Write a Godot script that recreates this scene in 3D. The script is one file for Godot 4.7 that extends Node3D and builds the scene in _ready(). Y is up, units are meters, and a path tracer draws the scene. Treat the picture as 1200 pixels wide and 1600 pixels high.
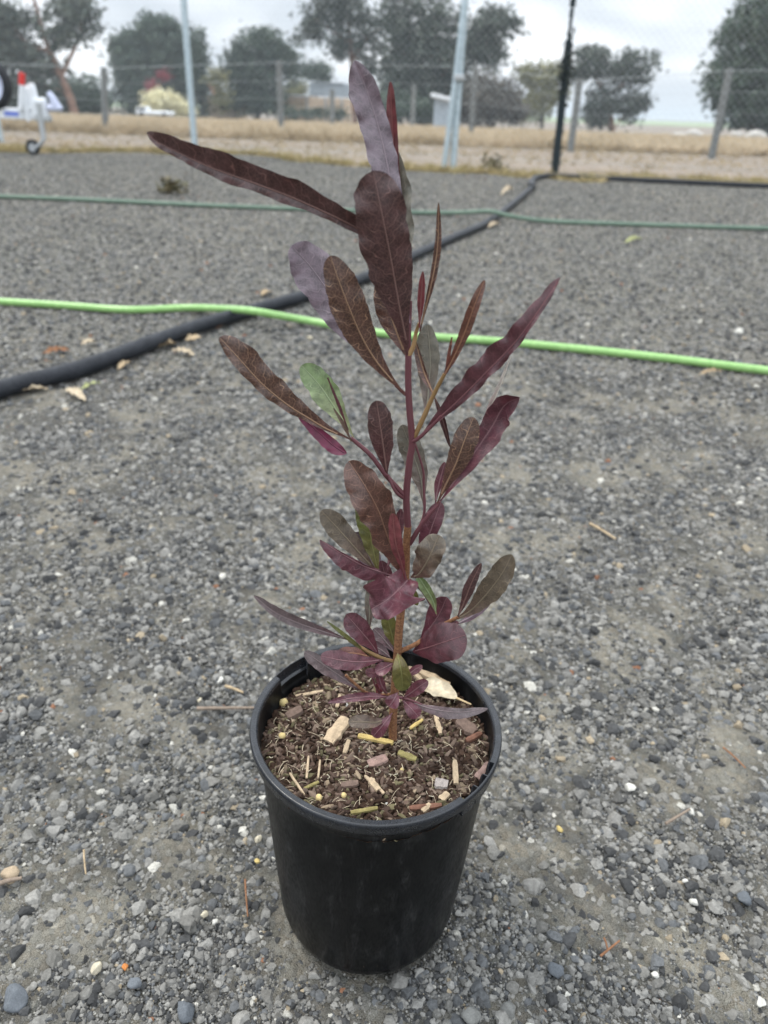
extends Node3D
# A potted dark-leaved shrub seedling on a compacted gravel yard, under an overcast sky.

var mats := {}
var taken := {}
var rng := RandomNumberGenerator.new()
var plant: Node3D
var plant_at := Vector3(0.002, 0.138, 0.0)
var soil_mix: Node3D
var pot_at := Vector3.ZERO
var sky_noise := FastNoiseLite.new()
var leaf_count := 0

func _ready() -> void:
	rng.seed = 4711
	# ---------------- camera, sky, sun, exposure
	var cam := Camera3D.new()
	cam.name = "camera"
	var lens := CameraAttributesPhysical.new()
	lens.frustum_focal_length = 25.287
	lens.frustum_focus_distance = 0.365
	lens.frustum_near = 0.02
	lens.frustum_far = 6000.0
	lens.exposure_aperture = 9.8
	cam.attributes = lens
	cam.keep_aspect = Camera3D.KEEP_HEIGHT
	cam.fov = 69.37
	cam.near = 0.02
	cam.far = 6000.0
	var p := deg_to_rad(28.55)
	var a := deg_to_rad(1.95)
	var r0 := Vector3(1, 0, 0)
	var u0 := Vector3(0, cos(p), -sin(p))
	cam.transform = Transform3D(Basis(r0 * cos(a) + u0 * sin(a), -r0 * sin(a) + u0 * cos(a), Vector3(0, sin(p), cos(p))), Vector3(0, 0.457, 0.308))
	add_child(cam)
	cam.current = true
	var we := WorldEnvironment.new()
	we.name = "world_environment"
	var env := Environment.new()
	env.background_mode = Environment.BG_SKY
	var sky := Sky.new()
	var pano := PanoramaSkyMaterial.new()
	pano.panorama = overcast()
	sky.sky_material = pano
	env.sky = sky
	env.background_energy_multiplier = 1.0
	env.tonemap_mode = Environment.TONE_MAPPER_LINEAR
	env.tonemap_exposure = 1.4
	env.sdfgi_enabled = true
	env.ssao_enabled = true
	env.ssil_enabled = true
	env.fog_enabled = true
	env.fog_density = 0.001
	env.fog_light_color = Color(0.88, 0.92, 0.95)
	we.environment = env
	add_child(we)
	var sun := DirectionalLight3D.new()
	sun.name = "sun"
	sun.light_energy = 0.5
	sun.light_color = Color(1.0, 0.97, 0.92)
	sun.light_angular_distance = 14.0
	sun.shadow_enabled = true
	sun.basis = Basis.looking_at(Vector3(0.45, -1.0, 0.25).normalized(), Vector3.FORWARD)
	add_child(sun)
	make_materials()
	# ---------------- setting
	build_ground()
	build_gravel()
	build_grass()
	# ---------------- background
	tree("gum_tree", "tall gum tree with leaning pinkish trunk and open crown above the trailer", "gum", Vector3(-17.47, -0.36, -45.00), [[Vector3(0.00, -0.10, 0.00), Vector3(-0.19, 0.93, -0.00), Vector3(-0.48, 1.81, 0.00), Vector3(-0.85, 2.96, 0.00), Vector3(-1.06, 3.94, -0.00), Vector3(-1.29, 5.49, 0.00)], [Vector3(-0.48, 1.81, 0.00), Vector3(0.28, 2.85, 0.00), Vector3(0.98, 3.86, 0.00)], [Vector3(-0.85, 2.96, 0.00), Vector3(-1.90, 3.21, 0.00), Vector3(-2.57, 4.04, 0.00)]], 0.24, [[Vector3(0.49, 4.45, 0.00), 1.24, 1.04], [Vector3(1.16, 4.91, 0.00), 0.69, 0.55], [Vector3(-2.53, 4.53, -0.00), 1.17, 0.90], [Vector3(-3.31, 3.68, 0.00), 0.76, 0.76], [Vector3(-2.24, 2.69, 0.00), 1.24, 0.69], [Vector3(-1.41, 2.14, 0.00), 0.90, 0.76], [Vector3(-3.22, 2.20, 0.00), 1.17, 0.90], [Vector3(-0.39, 3.60, 0.00), 0.69, 0.41], [Vector3(-1.83, 1.36, 0.00), 1.17, 0.55], [Vector3(-4.57, 3.98, 0.00), 1.38, 1.73]], 0.26, 1.00)
	tree("round_shrub", "low dark rounded shrub between the leaning gum and the round tree", "dark", Vector3(-19.68, -0.44, -52.00), [[Vector3(0.00, -0.10, 0.00), Vector3(0.16, 1.06, 0.00)]], 0.15, [[Vector3(0.08, 1.05, 0.00), 1.36, 1.20], [Vector3(-0.87, 0.85, 0.00), 1.00, 1.04], [Vector3(0.99, 0.73, 0.00), 0.72, 0.80]], 0.22, 1.50)
	tree("round_shrub", "dark shrub behind the trailer's handle at the left edge", "dark", Vector3(-22.61, -0.41, -50.00), [[Vector3(0.00, -0.10, 0.00), Vector3(0.19, 0.92, 0.00)]], 0.15, [[Vector3(-0.42, 0.73, 0.00), 1.73, 1.00], [Vector3(1.10, 0.68, 0.00), 1.15, 0.84], [Vector3(-1.85, 1.19, 0.00), 1.53, 1.53]], 0.22, 1.30)
	tree("round_tree", "round dense tree standing behind the left galvanised pole", "dark", Vector3(-20.55, -0.67, -72.00), [[Vector3(0.00, -0.10, 0.00), Vector3(0.23, 2.02, 0.00), Vector3(0.29, 4.35, 0.00)]], 0.30, [[Vector3(0.33, 5.17, 0.00), 2.87, 2.09], [Vector3(-1.93, 4.20, 0.00), 1.87, 1.87], [Vector3(2.80, 4.79, 0.00), 1.71, 1.98], [Vector3(0.08, 3.05, 0.00), 3.64, 2.09], [Vector3(3.20, 3.42, 0.00), 1.21, 2.09], [Vector3(-1.84, 1.58, 0.00), 2.32, 1.76], [Vector3(2.48, 1.52, 0.00), 1.76, 1.65], [Vector3(0.63, 6.39, 0.00), 1.54, 0.77], [Vector3(-2.07, 5.19, 0.00), 1.10, 0.99]], 0.30, 1.30)
	tree("domed_tree", "domed tree in front of the beige shed with a flat spreading crown", "dark", Vector3(-12.61, -0.70, -75.00), [[Vector3(0.00, -0.10, 0.00), Vector3(0.11, 2.35, 0.00), Vector3(0.46, 4.78, -0.00)]], 0.28, [[Vector3(0.45, 5.63, 0.00), 2.07, 1.49], [Vector3(-1.24, 4.35, 0.00), 1.49, 1.26], [Vector3(2.35, 4.69, 0.00), 1.55, 1.26], [Vector3(0.04, 3.23, 0.00), 2.18, 1.84], [Vector3(-0.96, 1.58, 0.00), 1.61, 1.38], [Vector3(1.09, 1.39, 0.00), 1.72, 1.03], [Vector3(-2.09, 3.36, 0.00), 0.80, 0.92], [Vector3(3.16, 3.66, -0.00), 0.80, 0.69]], 0.30, 1.30)
	tree("small_tree", "small tree with a compact crown above the beige shed's grey roof", "dark", Vector3(-7.98, -0.80, -84.00), [[Vector3(0.00, -0.10, 0.00), Vector3(-0.17, 2.22, 0.00), Vector3(-0.27, 3.97, -0.00)]], 0.16, [[Vector3(-0.27, 4.35, 0.00), 1.41, 0.90], [Vector3(0.74, 4.00, 0.00), 0.64, 0.58]], 0.26, 1.30)
	tree("small_tree", "light green bushy tree at the left end of the beige shed", "olive", Vector3(-10.00, -0.78, -82.00), [[Vector3(0.00, -0.10, 0.00), Vector3(0.05, 2.11, 0.00)]], 0.14, [[Vector3(0.18, 2.55, 0.00), 1.07, 0.94], [Vector3(-0.82, 2.09, 0.00), 0.75, 0.63]], 0.26, 1.20)
	tree("gum_tree", "tall gum tree with an airy crown behind the topmost mauve leaf", "gum", Vector3(-3.24, -0.59, -65.00), [[Vector3(0.00, -0.10, 0.00), Vector3(-0.22, 2.30, 0.00), Vector3(-0.34, 4.39, 0.00), Vector3(-0.59, 6.40, 0.00), Vector3(-0.84, 7.58, 0.00)], [Vector3(-0.34, 4.18, 0.00), Vector3(0.84, 5.64, 0.00), Vector3(2.01, 6.48, 0.00)], [Vector3(-0.44, 5.20, 0.00), Vector3(-2.02, 6.16, 0.00), Vector3(-3.20, 6.73, 0.00)]], 0.26, [[Vector3(-2.63, 6.74, 0.00), 1.39, 1.20], [Vector3(-0.60, 7.51, 0.00), 1.89, 1.10], [Vector3(0.12, 6.03, 0.00), 1.69, 1.29], [Vector3(-3.78, 5.83, 0.00), 0.90, 0.80], [Vector3(1.21, 4.35, 0.00), 1.20, 1.20], [Vector3(-1.30, 5.10, 0.00), 1.00, 0.80], [Vector3(1.91, 6.87, 0.00), 1.10, 0.90], [Vector3(-1.77, 8.52, 0.00), 1.99, 1.00]], 0.26, 0.85)
	tree("gum_tree", "big dark gum tree filling the sky left of the twin poles", "gum", Vector3(3.18, -0.53, -60.00), [[Vector3(0.00, -0.10, 0.00), Vector3(0.05, 2.33, 0.00), Vector3(-0.26, 4.26, 0.00), Vector3(-1.36, 6.45, 0.00)], [Vector3(-0.00, 3.11, 0.00), Vector3(1.49, 4.68, 0.00), Vector3(2.92, 5.84, 0.00)], [Vector3(-0.23, 3.88, 0.00), Vector3(-2.53, 5.32, 0.00)]], 0.32, [[Vector3(-2.56, 5.98, 0.00), 1.66, 1.47], [Vector3(-0.49, 6.48, 0.00), 1.66, 1.20], [Vector3(-1.59, 4.14, 0.00), 2.39, 1.66], [Vector3(-3.23, 2.94, 0.00), 1.56, 2.02], [Vector3(0.22, 3.81, 0.00), 1.84, 2.02], [Vector3(-1.92, 1.88, 0.00), 2.39, 1.56], [Vector3(3.20, 6.15, 0.00), 1.56, 1.10], [Vector3(4.02, 6.61, 0.00), 0.92, 0.60], [Vector3(2.73, 4.64, 0.00), 1.38, 1.38], [Vector3(1.45, 5.06, 0.00), 1.20, 1.20], [Vector3(-2.63, 7.43, 0.00), 1.66, 0.55], [Vector3(-0.04, 1.06, 0.00), 1.66, 0.83], [Vector3(-4.18, 1.41, 0.00), 1.01, 1.29]], 0.28, 1.05)
	tree("round_shrub", "purplish grey bush at the foot of the big gum right of the twin poles", "mulga", Vector3(6.20, -0.48, -56.00), [[Vector3(0.00, -0.10, 0.00), Vector3(-0.11, 1.55, 0.00)]], 0.15, [[Vector3(-0.35, 1.84, 0.00), 1.72, 1.55], [Vector3(1.19, 1.29, 0.00), 1.46, 1.03], [Vector3(-1.37, 1.32, 0.00), 1.03, 1.12]], 0.24, 1.30)
	tree("olive_tree", "yellowish olive tree between the creeper post and the purplish bush", "olive", Vector3(13.91, -0.76, -80.00), [[Vector3(0.00, -0.10, 0.00), Vector3(-0.33, 2.23, 0.00), Vector3(-0.63, 4.05, 0.00)]], 0.20, [[Vector3(-0.67, 4.31, 0.00), 1.96, 0.92], [Vector3(-2.07, 4.58, 0.00), 0.98, 0.67], [Vector3(0.21, 2.67, 0.00), 1.71, 1.71], [Vector3(-1.00, 1.78, 0.00), 1.71, 1.22], [Vector3(0.64, 4.76, 0.00), 0.98, 0.61]], 0.30, 1.00)
	tree("umbrella_tree", "umbrella shaped tree with two flat crowns right of the creeper post", "gum", Vector3(16.06, -0.55, -62.00), [[Vector3(0.00, -0.10, 0.00), Vector3(-0.52, 1.74, -0.00), Vector3(-1.39, 2.94, 0.00), Vector3(-2.32, 4.11, -0.00)], [Vector3(-0.73, 2.35, -0.00), Vector3(0.29, 3.19, -0.00), Vector3(0.83, 4.00, -0.00)]], 0.22, [[Vector3(-2.47, 4.42, -0.00), 1.43, 0.95], [Vector3(0.82, 4.08, -0.00), 1.62, 1.19], [Vector3(-0.75, 3.84, -0.00), 1.14, 0.57], [Vector3(-3.33, 3.48, -0.00), 0.76, 0.57], [Vector3(-1.08, 1.68, -0.00), 1.14, 1.24], [Vector3(1.07, 1.74, -0.00), 1.14, 1.05], [Vector3(-1.69, 1.08, -0.00), 0.76, 0.57]], 0.26, 1.35)
	tree("broad_tree", "big dense tree rising at the right edge of the yard", "dark", Vector3(19.35, -0.36, -45.00), [[Vector3(0.00, -0.10, 0.00), Vector3(-0.36, 1.72, 0.00), Vector3(-0.90, 3.74, 0.00)], [Vector3(-0.67, 2.89, 0.00), Vector3(-0.07, 4.33, 0.00)]], 0.30, [[Vector3(-1.50, 4.51, 0.00), 1.52, 1.52], [Vector3(-0.70, 5.41, 0.00), 1.45, 1.59], [Vector3(-1.66, 2.80, 0.00), 1.38, 1.24], [Vector3(-0.24, 2.55, 0.00), 1.59, 1.87], [Vector3(-0.94, 1.35, 0.00), 1.11, 1.04], [Vector3(-2.28, 2.32, 0.00), 0.62, 1.17], [Vector3(0.88, 1.22, 0.00), 1.38, 0.97], [Vector3(1.08, 3.80, 0.00), 1.73, 2.42]], 0.24, 1.45)
	tree("low_hedge", "low dark hedge in front of the beige shed", "dark", Vector3(-8.41, -0.60, -66.00), [], 0.00, [[Vector3(0.00, 0.55, 0.00), 0.81, 0.25], [Vector3(1.27, 0.59, 0.00), 0.81, 0.25], [Vector3(2.54, 0.63, 0.00), 0.81, 0.25], [Vector3(3.80, 0.62, 0.00), 0.81, 0.25]], 0.20, 1.40)
	tree("round_shrub", "dark undergrowth under the big gum left of the twin poles", "dark", Vector3(-0.27, -0.49, -57.00), [], 0.00, [[Vector3(-0.02, 1.07, -0.00), 1.31, 0.96], [Vector3(1.51, 0.97, 0.00), 1.31, 0.79], [Vector3(3.04, 0.86, 0.00), 1.14, 0.61], [Vector3(4.57, 0.83, 0.00), 0.96, 0.52]], 0.22, 1.20)
	tree("round_shrub", "rounded pale cream bush in front of the round tree", "cream", Vector3(-16.34, -0.51, -58.00), [], 0.00, [[Vector3(0.08, 0.80, 0.00), 1.16, 0.89], [Vector3(-0.62, 0.59, 0.00), 0.62, 0.53], [Vector3(0.81, 0.63, 0.00), 0.62, 0.62], [Vector3(1.60, 0.50, 0.00), 0.53, 0.36]], 0.16, 2.20)
	tree("flowering_shrub", "small shrub with red flowers showing above the pale cream bush", "redflower", Vector3(-17.69, -0.53, -60.00), [], 0.00, [[Vector3(0.21, 1.84, 0.00), 0.32, 0.41], [Vector3(1.06, 2.57, -0.00), 0.32, 0.28]], 0.14, 1.20)
	tree("round_shrub", "brownish green shrub between the tan house and the domed tree", "olive", Vector3(-15.27, -0.64, -70.00), [], 0.00, [[Vector3(0.21, 2.94, 0.00), 0.64, 0.96], [Vector3(0.54, 1.66, 0.00), 0.64, 0.86]], 0.24, 1.00)
	build_buildings()
	build_fences()
	build_trailer()
	build_hoses()
	# ---------------- litter on the gravel
	litter_leaf(Vector3(-652.3, 0.0, -913.5), Vector3(-602.3, 0.0, -938.6), 0.0077, "straw", "long pale dry leaf lying against the left end of the black pipe")
	litter_leaf(Vector3(-575.2, -0.0, -944.8), Vector3(-518.8, 0.0, -891.1), 0.0092, "straw", "pale curled dry leaf a little below the black pipe's left end")
	litter_leaf(Vector3(-547.3, 0.0, -937.4), Vector3(-525.5, 0.0, -985.0), 0.0052, "sage", "greenish fallen leaf beside the pale curled leaf near the pipe")
	litter_leaf(Vector3(-701.0, 0.0, -1145.4), Vector3(-654.9, 0.0, -1173.3), 0.0104, "russet", "reddish brown dry leaf above the left end of the black pipe")
	litter_leaf(Vector3(-650.0, 0.0, -1216.0), Vector3(-624.7, 0.0, -1243.4), 0.0093, "straw", "small pale dry leaf above the black pipe near the reddish brown one")
	litter_leaf(Vector3(-492.2, 0.0, -1201.8), Vector3(-455.3, 0.0, -1244.5), 0.0123, "tan", "broad tan dry leaf touching the lower side of the black pipe")
	litter_leaf(Vector3(-444.0, 0.0, -1275.7), Vector3(-417.1, 0.0, -1309.9), 0.0128, "tan", "tan dry leaf just below the black pipe, right of the broad one")
	litter_leaf(Vector3(-456.1, 0.0, -1196.8), Vector3(-399.3, 0.0, -1171.6), 0.0077, "straw", "slim pale dry leaf under the two tan leaves by the pipe")
	litter_leaf(Vector3(-520.3, -0.0, -1061.0), Vector3(-509.1, -0.0, -1111.3), 0.0071, "tan", "small tan leaf scrap in the middle of the pipe's lower side")
	litter_leaf(Vector3(-400.2, 0.0, -1382.7), Vector3(-387.5, 0.0, -1436.6), 0.0085, "russet", "brown leaf scrap against the pipe just before the green hose")
	litter_leaf(Vector3(-512.1, 0.0, -1559.0), Vector3(-438.1, 0.0, -1529.6), 0.0074, "straw", "narrow pale leaf lying just under the near green hose")
	litter_leaf(Vector3(-353.0, 0.0, -1728.0), Vector3(-332.8, -0.0, -1779.0), 0.0120, "tan", "tan leaf scrap beside the pipe above the hose crossing")
	litter_leaf(Vector3(950.0, 0.0, -2911.0), Vector3(1057.6, 0.0, -3036.9), 0.0121, "sage", "yellowish green fallen leaf between the two hoses on the right")
	litter_leaf(Vector3(626.9, -0.0, -1153.3), Vector3(686.8, 0.0, -1180.6), 0.0060, "tan", "tan leaf strip just below the near hose at the right")
	litter_leaf(Vector3(665.5, 0.0, -4748.6), Vector3(789.6, 0.0, -5127.8), 0.0185, "straw", "pale leaf scrap beside the pipe near its far elbow")
	litter_leaf(Vector3(422.7, 0.0, -3232.2), Vector3(489.2, 0.0, -3353.6), 0.0132, "straw", "pale leaf scrap where the far hose crosses the pipe")
	twig(Vector3(-153.4, 4.0, -163.2), Vector3(-104.9, 4.0, -166.3), 0.0017, "twigbrown", "brown twig lying on the gravel left of the pot rim")
	twig(Vector3(261.4, 4.0, -512.7), Vector3(284.4, 4.0, -476.0), 0.0019, "tan", "pale stick on the gravel right of the plant's middle")
	twig(Vector3(213.8, 4.0, -62.1), Vector3(236.4, 4.0, -76.0), 0.0012, "twigbrown", "short brown twig beside a white pebble right of the pot")
	twig(Vector3(-198.2, 4.0, -24.3), Vector3(-190.2, 4.0, -6.2), 0.0007, "tan", "thin straight straw on the gravel left of the pot")
	twig(Vector3(-84.1, 4.0, -6.4), Vector3(-77.8, 4.0, 19.2), 0.0007, "russet", "thin reddish needle on the gravel close to the pot's left side")
	twig(Vector3(142.2, 4.0, 36.8), Vector3(156.6, 4.0, 26.7), 0.0008, "russet", "reddish twig piece crossing another near the lower right")
	twig(Vector3(147.3, 4.0, 25.4), Vector3(147.7, 4.0, 33.5), 0.0007, "russet", "short reddish twig piece touching a longer one near the lower right")
	twig(Vector3(-135.3, 4.0, -192.0), Vector3(-118.1, 4.0, -184.6), 0.0015, "tan", "pale stick end behind a round white pebble left of the pot rim")
	twig(Vector3(285.7, 4.0, -139.0), Vector3(295.4, 4.0, -117.8), 0.0008, "russet", "faint reddish needle near the right edge of the gravel")
	twig(Vector3(-243.3, 4.0, 2.3), Vector3(-230.9, 4.0, -1.9), 0.0017, "twigbrown", "grey brown twig end by a tan stone at the left edge")
	pebble(Vector3(-162.5, 3.0, 52.6), 0.0050, "cream", "lumpy cream stone at the lower left of the gravel")
	pebble(Vector3(-145.5, 3.0, 52.0), 0.0034, "orange", "flat orange stone chip next to the lumpy cream stone")
	pebble(Vector3(-240.6, 3.0, -5.0), 0.0085, "tanstone", "flat tan stone at the left edge")
	pebble(Vector3(135.4, 3.0, -55.9), 0.0037, "yellow", "small yellow pebble right of the pot")
	pebble(Vector3(197.4, 3.0, -95.5), 0.0054, "white", "pale grey white stone right of the pot at rim height")
	pebble(Vector3(237.8, 3.0, -75.2), 0.0038, "white", "white pebble beside the short brown twig")
	pebble(Vector3(214.1, 3.0, -2.5), 0.0038, "white", "white pebble near the right edge above the blue grey slab")
	pebble(Vector3(213.4, 3.0, -17.7), 0.0026, "white", "flat white chip above another white pebble on the right")
	pebble(Vector3(173.4, 3.0, 45.9), 0.0031, "white", "rounded white pebble at the lower right next to a grey one")
	pebble(Vector3(231.5, 3.0, 60.1), 0.0045, "white", "white stone at the lower right corner")
	pebble(Vector3(-106.0, 3.0, 17.4), 0.0037, "cream", "cream pebble of a pair left of the pot's base")
	pebble(Vector3(-98.0, 3.0, 22.2), 0.0028, "white", "white pebble of a pair left of the pot's base")
	pebble(Vector3(-80.6, 3.0, -38.9), 0.0036, "cream", "cream stone just left of the pot's upper side")
	pebble(Vector3(-78.6, 3.0, -21.7), 0.0026, "yellow", "yellowish oblong stone close to the pot's left side")
	pebble(Vector3(-141.9, 3.0, -201.1), 0.0052, "white", "round white pebble left of the pot rim")
	pebble(Vector3(-154.3, 3.0, -175.9), 0.0033, "cream", "small cream pebble above the brown twig's left end")
	pebble(Vector3(-219.6, 3.0, -1465.4), 0.0138, "white", "white pebble by the near hose where it leaves the pipe")
	pebble(Vector3(-178.3, 3.0, -1334.2), 0.0115, "cream", "cream pebble just below the near hose left of the stem")
	pebble(Vector3(862.5, 3.0, -1523.7), 0.0142, "white", "pale pebble between the hoses at the far right")
	pebble(Vector3(-202.8, 3.0, 71.3), 0.0099, "blue", "large blue grey stone in the lower left corner")
	pebble(Vector3(-103.3, 3.0, 75.0), 0.0080, "blue", "blue grey angular stone at the bottom left of the pot")
	pebble(Vector3(-136.9, 3.0, 61.0), 0.0060, "blue", "blue grey stone beside the orange chip")
	pebble(Vector3(247.5, 3.0, -6.4), 0.0077, "blue", "blue grey slab near the right edge")
	pebble(Vector3(81.7, 3.0, 69.1), 0.0066, "grey", "angular grey stone at the bottom right of the pot")
	pebble(Vector3(59.3, 3.0, 72.2), 0.0073, "grey", "rounded grey stone at the bottom edge below the pot's right side")
	pebble(Vector3(114.2, 3.0, 44.1), 0.0066, "blue", "blue grey stone lower right of the pot")
	# ---------------- pot, soil, plant
	build_pot()
	build_soil()
	chip(Vector3(-27.2, 143.5, 5.0), Vector3(-18.2, 143.5, -11.3), 4.68, 3.00, "wood")
	chip(Vector3(26.7, 143.5, -58.3), Vector3(45.1, 143.5, -46.1), 4.08, 5.00, "wood")
	chip(Vector3(19.8, 143.5, -61.6), Vector3(27.6, 143.5, -47.5), 1.64, 3.00, "wood")
	chip(Vector3(-10.2, 143.5, 0.3), Vector3(9.5, 143.5, 6.2), 1.82, 2.50, "yellowwood")
	chip(Vector3(34.3, 143.5, -19.0), Vector3(36.5, 143.5, -2.8), 1.51, 2.00, "wood")
	chip(Vector3(43.8, 143.5, 14.0), Vector3(43.3, 143.5, 30.8), 1.77, 1.60, "wood")
	chip(Vector3(-4.0, 143.5, 21.5), Vector3(6.1, 143.5, 17.5), 3.13, 2.00, "pinkbark")
	chip(Vector3(-2.6, 143.5, 31.0), Vector3(2.3, 143.5, 38.4), 2.04, 2.50, "wood")
	chip(Vector3(-52.9, 143.5, -14.8), Vector3(-44.4, 143.5, -19.4), 3.00, 4.00, "bark")
	chip(Vector3(47.6, 143.5, -14.4), Vector3(56.6, 143.5, -5.7), 4.49, 4.00, "bark")
	chip(Vector3(50.9, 143.5, 0.5), Vector3(60.3, 143.5, -5.8), 1.82, 3.00, "redbark")
	chip(Vector3(-17.4, 143.5, 13.0), Vector3(-15.4, 143.5, 4.4), 1.42, 2.00, "wood")
	chip(Vector3(-17.7, 143.5, 35.0), Vector3(-8.6, 143.5, 33.8), 2.02, 2.00, "bark")
	chip(Vector3(12.4, 143.5, 12.6), Vector3(22.2, 143.5, 16.7), 2.12, 2.00, "mossbark")
	chip(Vector3(-45.6, 143.5, 27.7), Vector3(-36.1, 143.5, 42.4), 0.69, 1.20, "wood")
	chip(Vector3(-37.0, 143.5, 14.8), Vector3(-36.3, 143.5, 30.8), 0.70, 1.00, "wood")
	chip(Vector3(-30.4, 143.5, 17.3), Vector3(-30.2, 143.5, 30.5), 0.63, 1.00, "wood")
	chip(Vector3(-49.8, 143.5, -32.2), Vector3(-33.3, 143.5, -35.3), 1.16, 1.40, "wood")
	chip(Vector3(34.3, 143.5, 41.9), Vector3(38.5, 143.5, 37.7), 2.32, 2.00, "wood")
	chip(Vector3(18.2, 143.5, 47.4), Vector3(34.7, 143.5, 45.9), 1.64, 2.00, "redbark")
	chip(Vector3(24.7, 143.5, 49.5), Vector3(28.8, 143.5, 45.4), 1.63, 2.00, "wood")
	chip(Vector3(-5.4, 143.5, 29.0), Vector3(5.0, 143.5, 39.9), 1.02, 1.50, "wood")
	chip(Vector3(-24.0, 143.5, -20.4), Vector3(-22.9, 143.5, -31.3), 1.14, 1.50, "wood")
	chip(Vector3(54.6, 143.5, 26.4), Vector3(62.5, 143.5, 17.2), 2.75, 3.00, "pinkbark")
	chip(Vector3(32.1, 143.5, 30.4), Vector3(38.8, 143.5, 31.8), 3.41, 3.00, "greybark")
	chip(Vector3(19.0, 143.5, -6.9), Vector3(26.6, 143.5, -13.4), 1.11, 1.50, "yellowwood")
	chip(Vector3(-11.7, 143.5, 51.8), Vector3(1.9, 143.5, 48.1), 1.30, 2.00, "mossbark")
	chip(Vector3(-36.9, 143.5, 37.5), Vector3(-29.7, 143.5, 33.0), 1.01, 1.50, "mossbark")
	bead(Vector3(-53.4, 143.5, 0.8), 2.18, "bead")
	bead(Vector3(-28.7, 143.5, 42.9), 1.99, "bead")
	bead(Vector3(-56.5, 143.5, -27.5), 2.69, "bead")
	bead(Vector3(-9.4, 143.5, 10.3), 1.42, "white")
	bead(Vector3(-15.9, 143.5, 40.8), 1.66, "bead")
	bead(Vector3(-18.9, 143.5, -23.9), 1.72, "white")
	bead(Vector3(14.4, 143.5, 23.3), 1.21, "bead")
	bead(Vector3(-43.4, 143.5, -41.7), 1.19, "white")
	bead(Vector3(56.4, 143.5, -33.5), 1.36, "white")
	bead(Vector3(6.4, 143.5, 43.9), 1.16, "white")
	var dl := leaf_blade([Vector3(24, 144.5, -45), Vector3(33, 147, -40), Vector3(42, 148.5, -33), Vector3(47.5, 148, -29.5)], Vector3(-0.1, 1, 0.25), 6.5, 6.5, Vector3(0.45, 0.9, 1.6), 8, 0.6, Vector3.ZERO)
	var dle := obj("dry_leaf", dl[0], leafmat("dryleaf"), self)
	tag(dle, "tan dry leaf lying on the potting mix behind the stem", "leaf")
	dle.position = Vector3.ZERO
	var dst := tool()
	tube(dst, smooth([Vector3(0.0472, 0.148, -0.0297), Vector3(0.0515, 0.1475, -0.0275), Vector3(0.056, 0.1465, -0.026)], 6), [0.0007, 0.0005], 6)
	obj("leaf_stalk", dst.commit(), mats.straw, dle)
	plant = base("dark_leaved_seedling", plant_at)
	tag(plant, "young shrub with narrow purple brown leaves growing in the black pot", "plant")
	leaf("mauve", [Vector3(8.3, 378.2, -4.0), Vector3(4.3, 398.7, -12.0), Vector3(-1.7, 429.8, -20.0), Vector3(-7.0, 449.2, -26.0), Vector3(-12.7, 463.6, -28.0), Vector3(-17.3, 473.1, -26.0)], Vector3(0.20, 0.27, 0.94), 9.1, 5.0, Vector3(0.78, 1.1, 2.6), 16, 1.0, "greyish mauve leaf at the top of the plant")
	leaf("red", [Vector3(8.3, 382.5, -14.0), Vector3(4.1, 412.2, -24.0), Vector3(-0.0, 434.0, -29.0), Vector3(-1.9, 450.4, -30.0), Vector3(-3.2, 466.5, -29.0)], Vector3(-0.10, 0.16, 0.98), 2.2, 2.2, Vector3(0.82, 1.6, 1.9), 10, 0.3, "narrow red young leaf at the top")
	leaf("grey", [Vector3(8.7, 378.5, -8.0), Vector3(5.5, 402.6, -20.0), Vector3(2.4, 426.8, -28.0), Vector3(-1.7, 443.4, -32.0)], Vector3(-0.38, 0.27, 0.88), 2.9, 4.9, Vector3(0.68, 1.1, 2.3), 10, 0.8, "")
	leaf("dark", [Vector3(7.9, 363.6, 0.0), Vector3(6.6, 373.5, 4.0), Vector3(3.4, 387.7, 9.0), Vector3(-0.9, 408.4, 16.0), Vector3(-4.4, 423.4, 20.0), Vector3(-8.0, 437.7, 20.0)], Vector3(0.09, -0.24, 0.97), 10.8, 9.3, Vector3(0.74, 1.25, 2.9), -8, 0.8, "broad dark leaf at the front of the top")
	leaf("dark", [Vector3(6.3, 393.0, -2.0), Vector3(-3.5, 408.8, 2.0), Vector3(-14.8, 416.8, 6.0), Vector3(-27.9, 423.1, 10.0), Vector3(-39.4, 427.9, 13.0), Vector3(-51.3, 432.0, 15.0), Vector3(-65.7, 436.5, 16.0), Vector3(-76.8, 440.9, 16.0), Vector3(-85.7, 444.7, 15.0), Vector3(-88.7, 447.2, 14.0)], Vector3(0.14, -0.06, 0.99), 2.9, 7.3, Vector3(0.66, 0.95, 2.1), 14, 1.0, "long dark leaf reaching out to the left")
	leaf("mauve", [Vector3(7.6, 346.5, -3.0), Vector3(-2.1, 356.2, -8.0), Vector3(-11.0, 366.8, -13.0), Vector3(-22.6, 380.6, -18.0), Vector3(-34.5, 395.6, -22.0), Vector3(-43.3, 404.8, -22.0)], Vector3(0.13, 0.41, 0.90), 9.8, 10.4, Vector3(0.74, 1.3, 2.8), 10, 0.8, "mauve bloom leaf behind a brown leaf")
	leaf("brown", [Vector3(7.4, 348.5, 1.0), Vector3(-2.0, 359.8, 5.0), Vector3(-7.5, 367.7, 7.0), Vector3(-12.3, 377.1, 10.0), Vector3(-16.6, 388.0, 13.0), Vector3(-20.4, 397.9, 14.0), Vector3(-23.8, 407.3, 14.0)], Vector3(0.24, -0.09, 0.97), 7.1, 7.4, Vector3(0.7, 1.25, 2.3), -10, 0.5, "brown leaf with fine gold veins")
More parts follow.
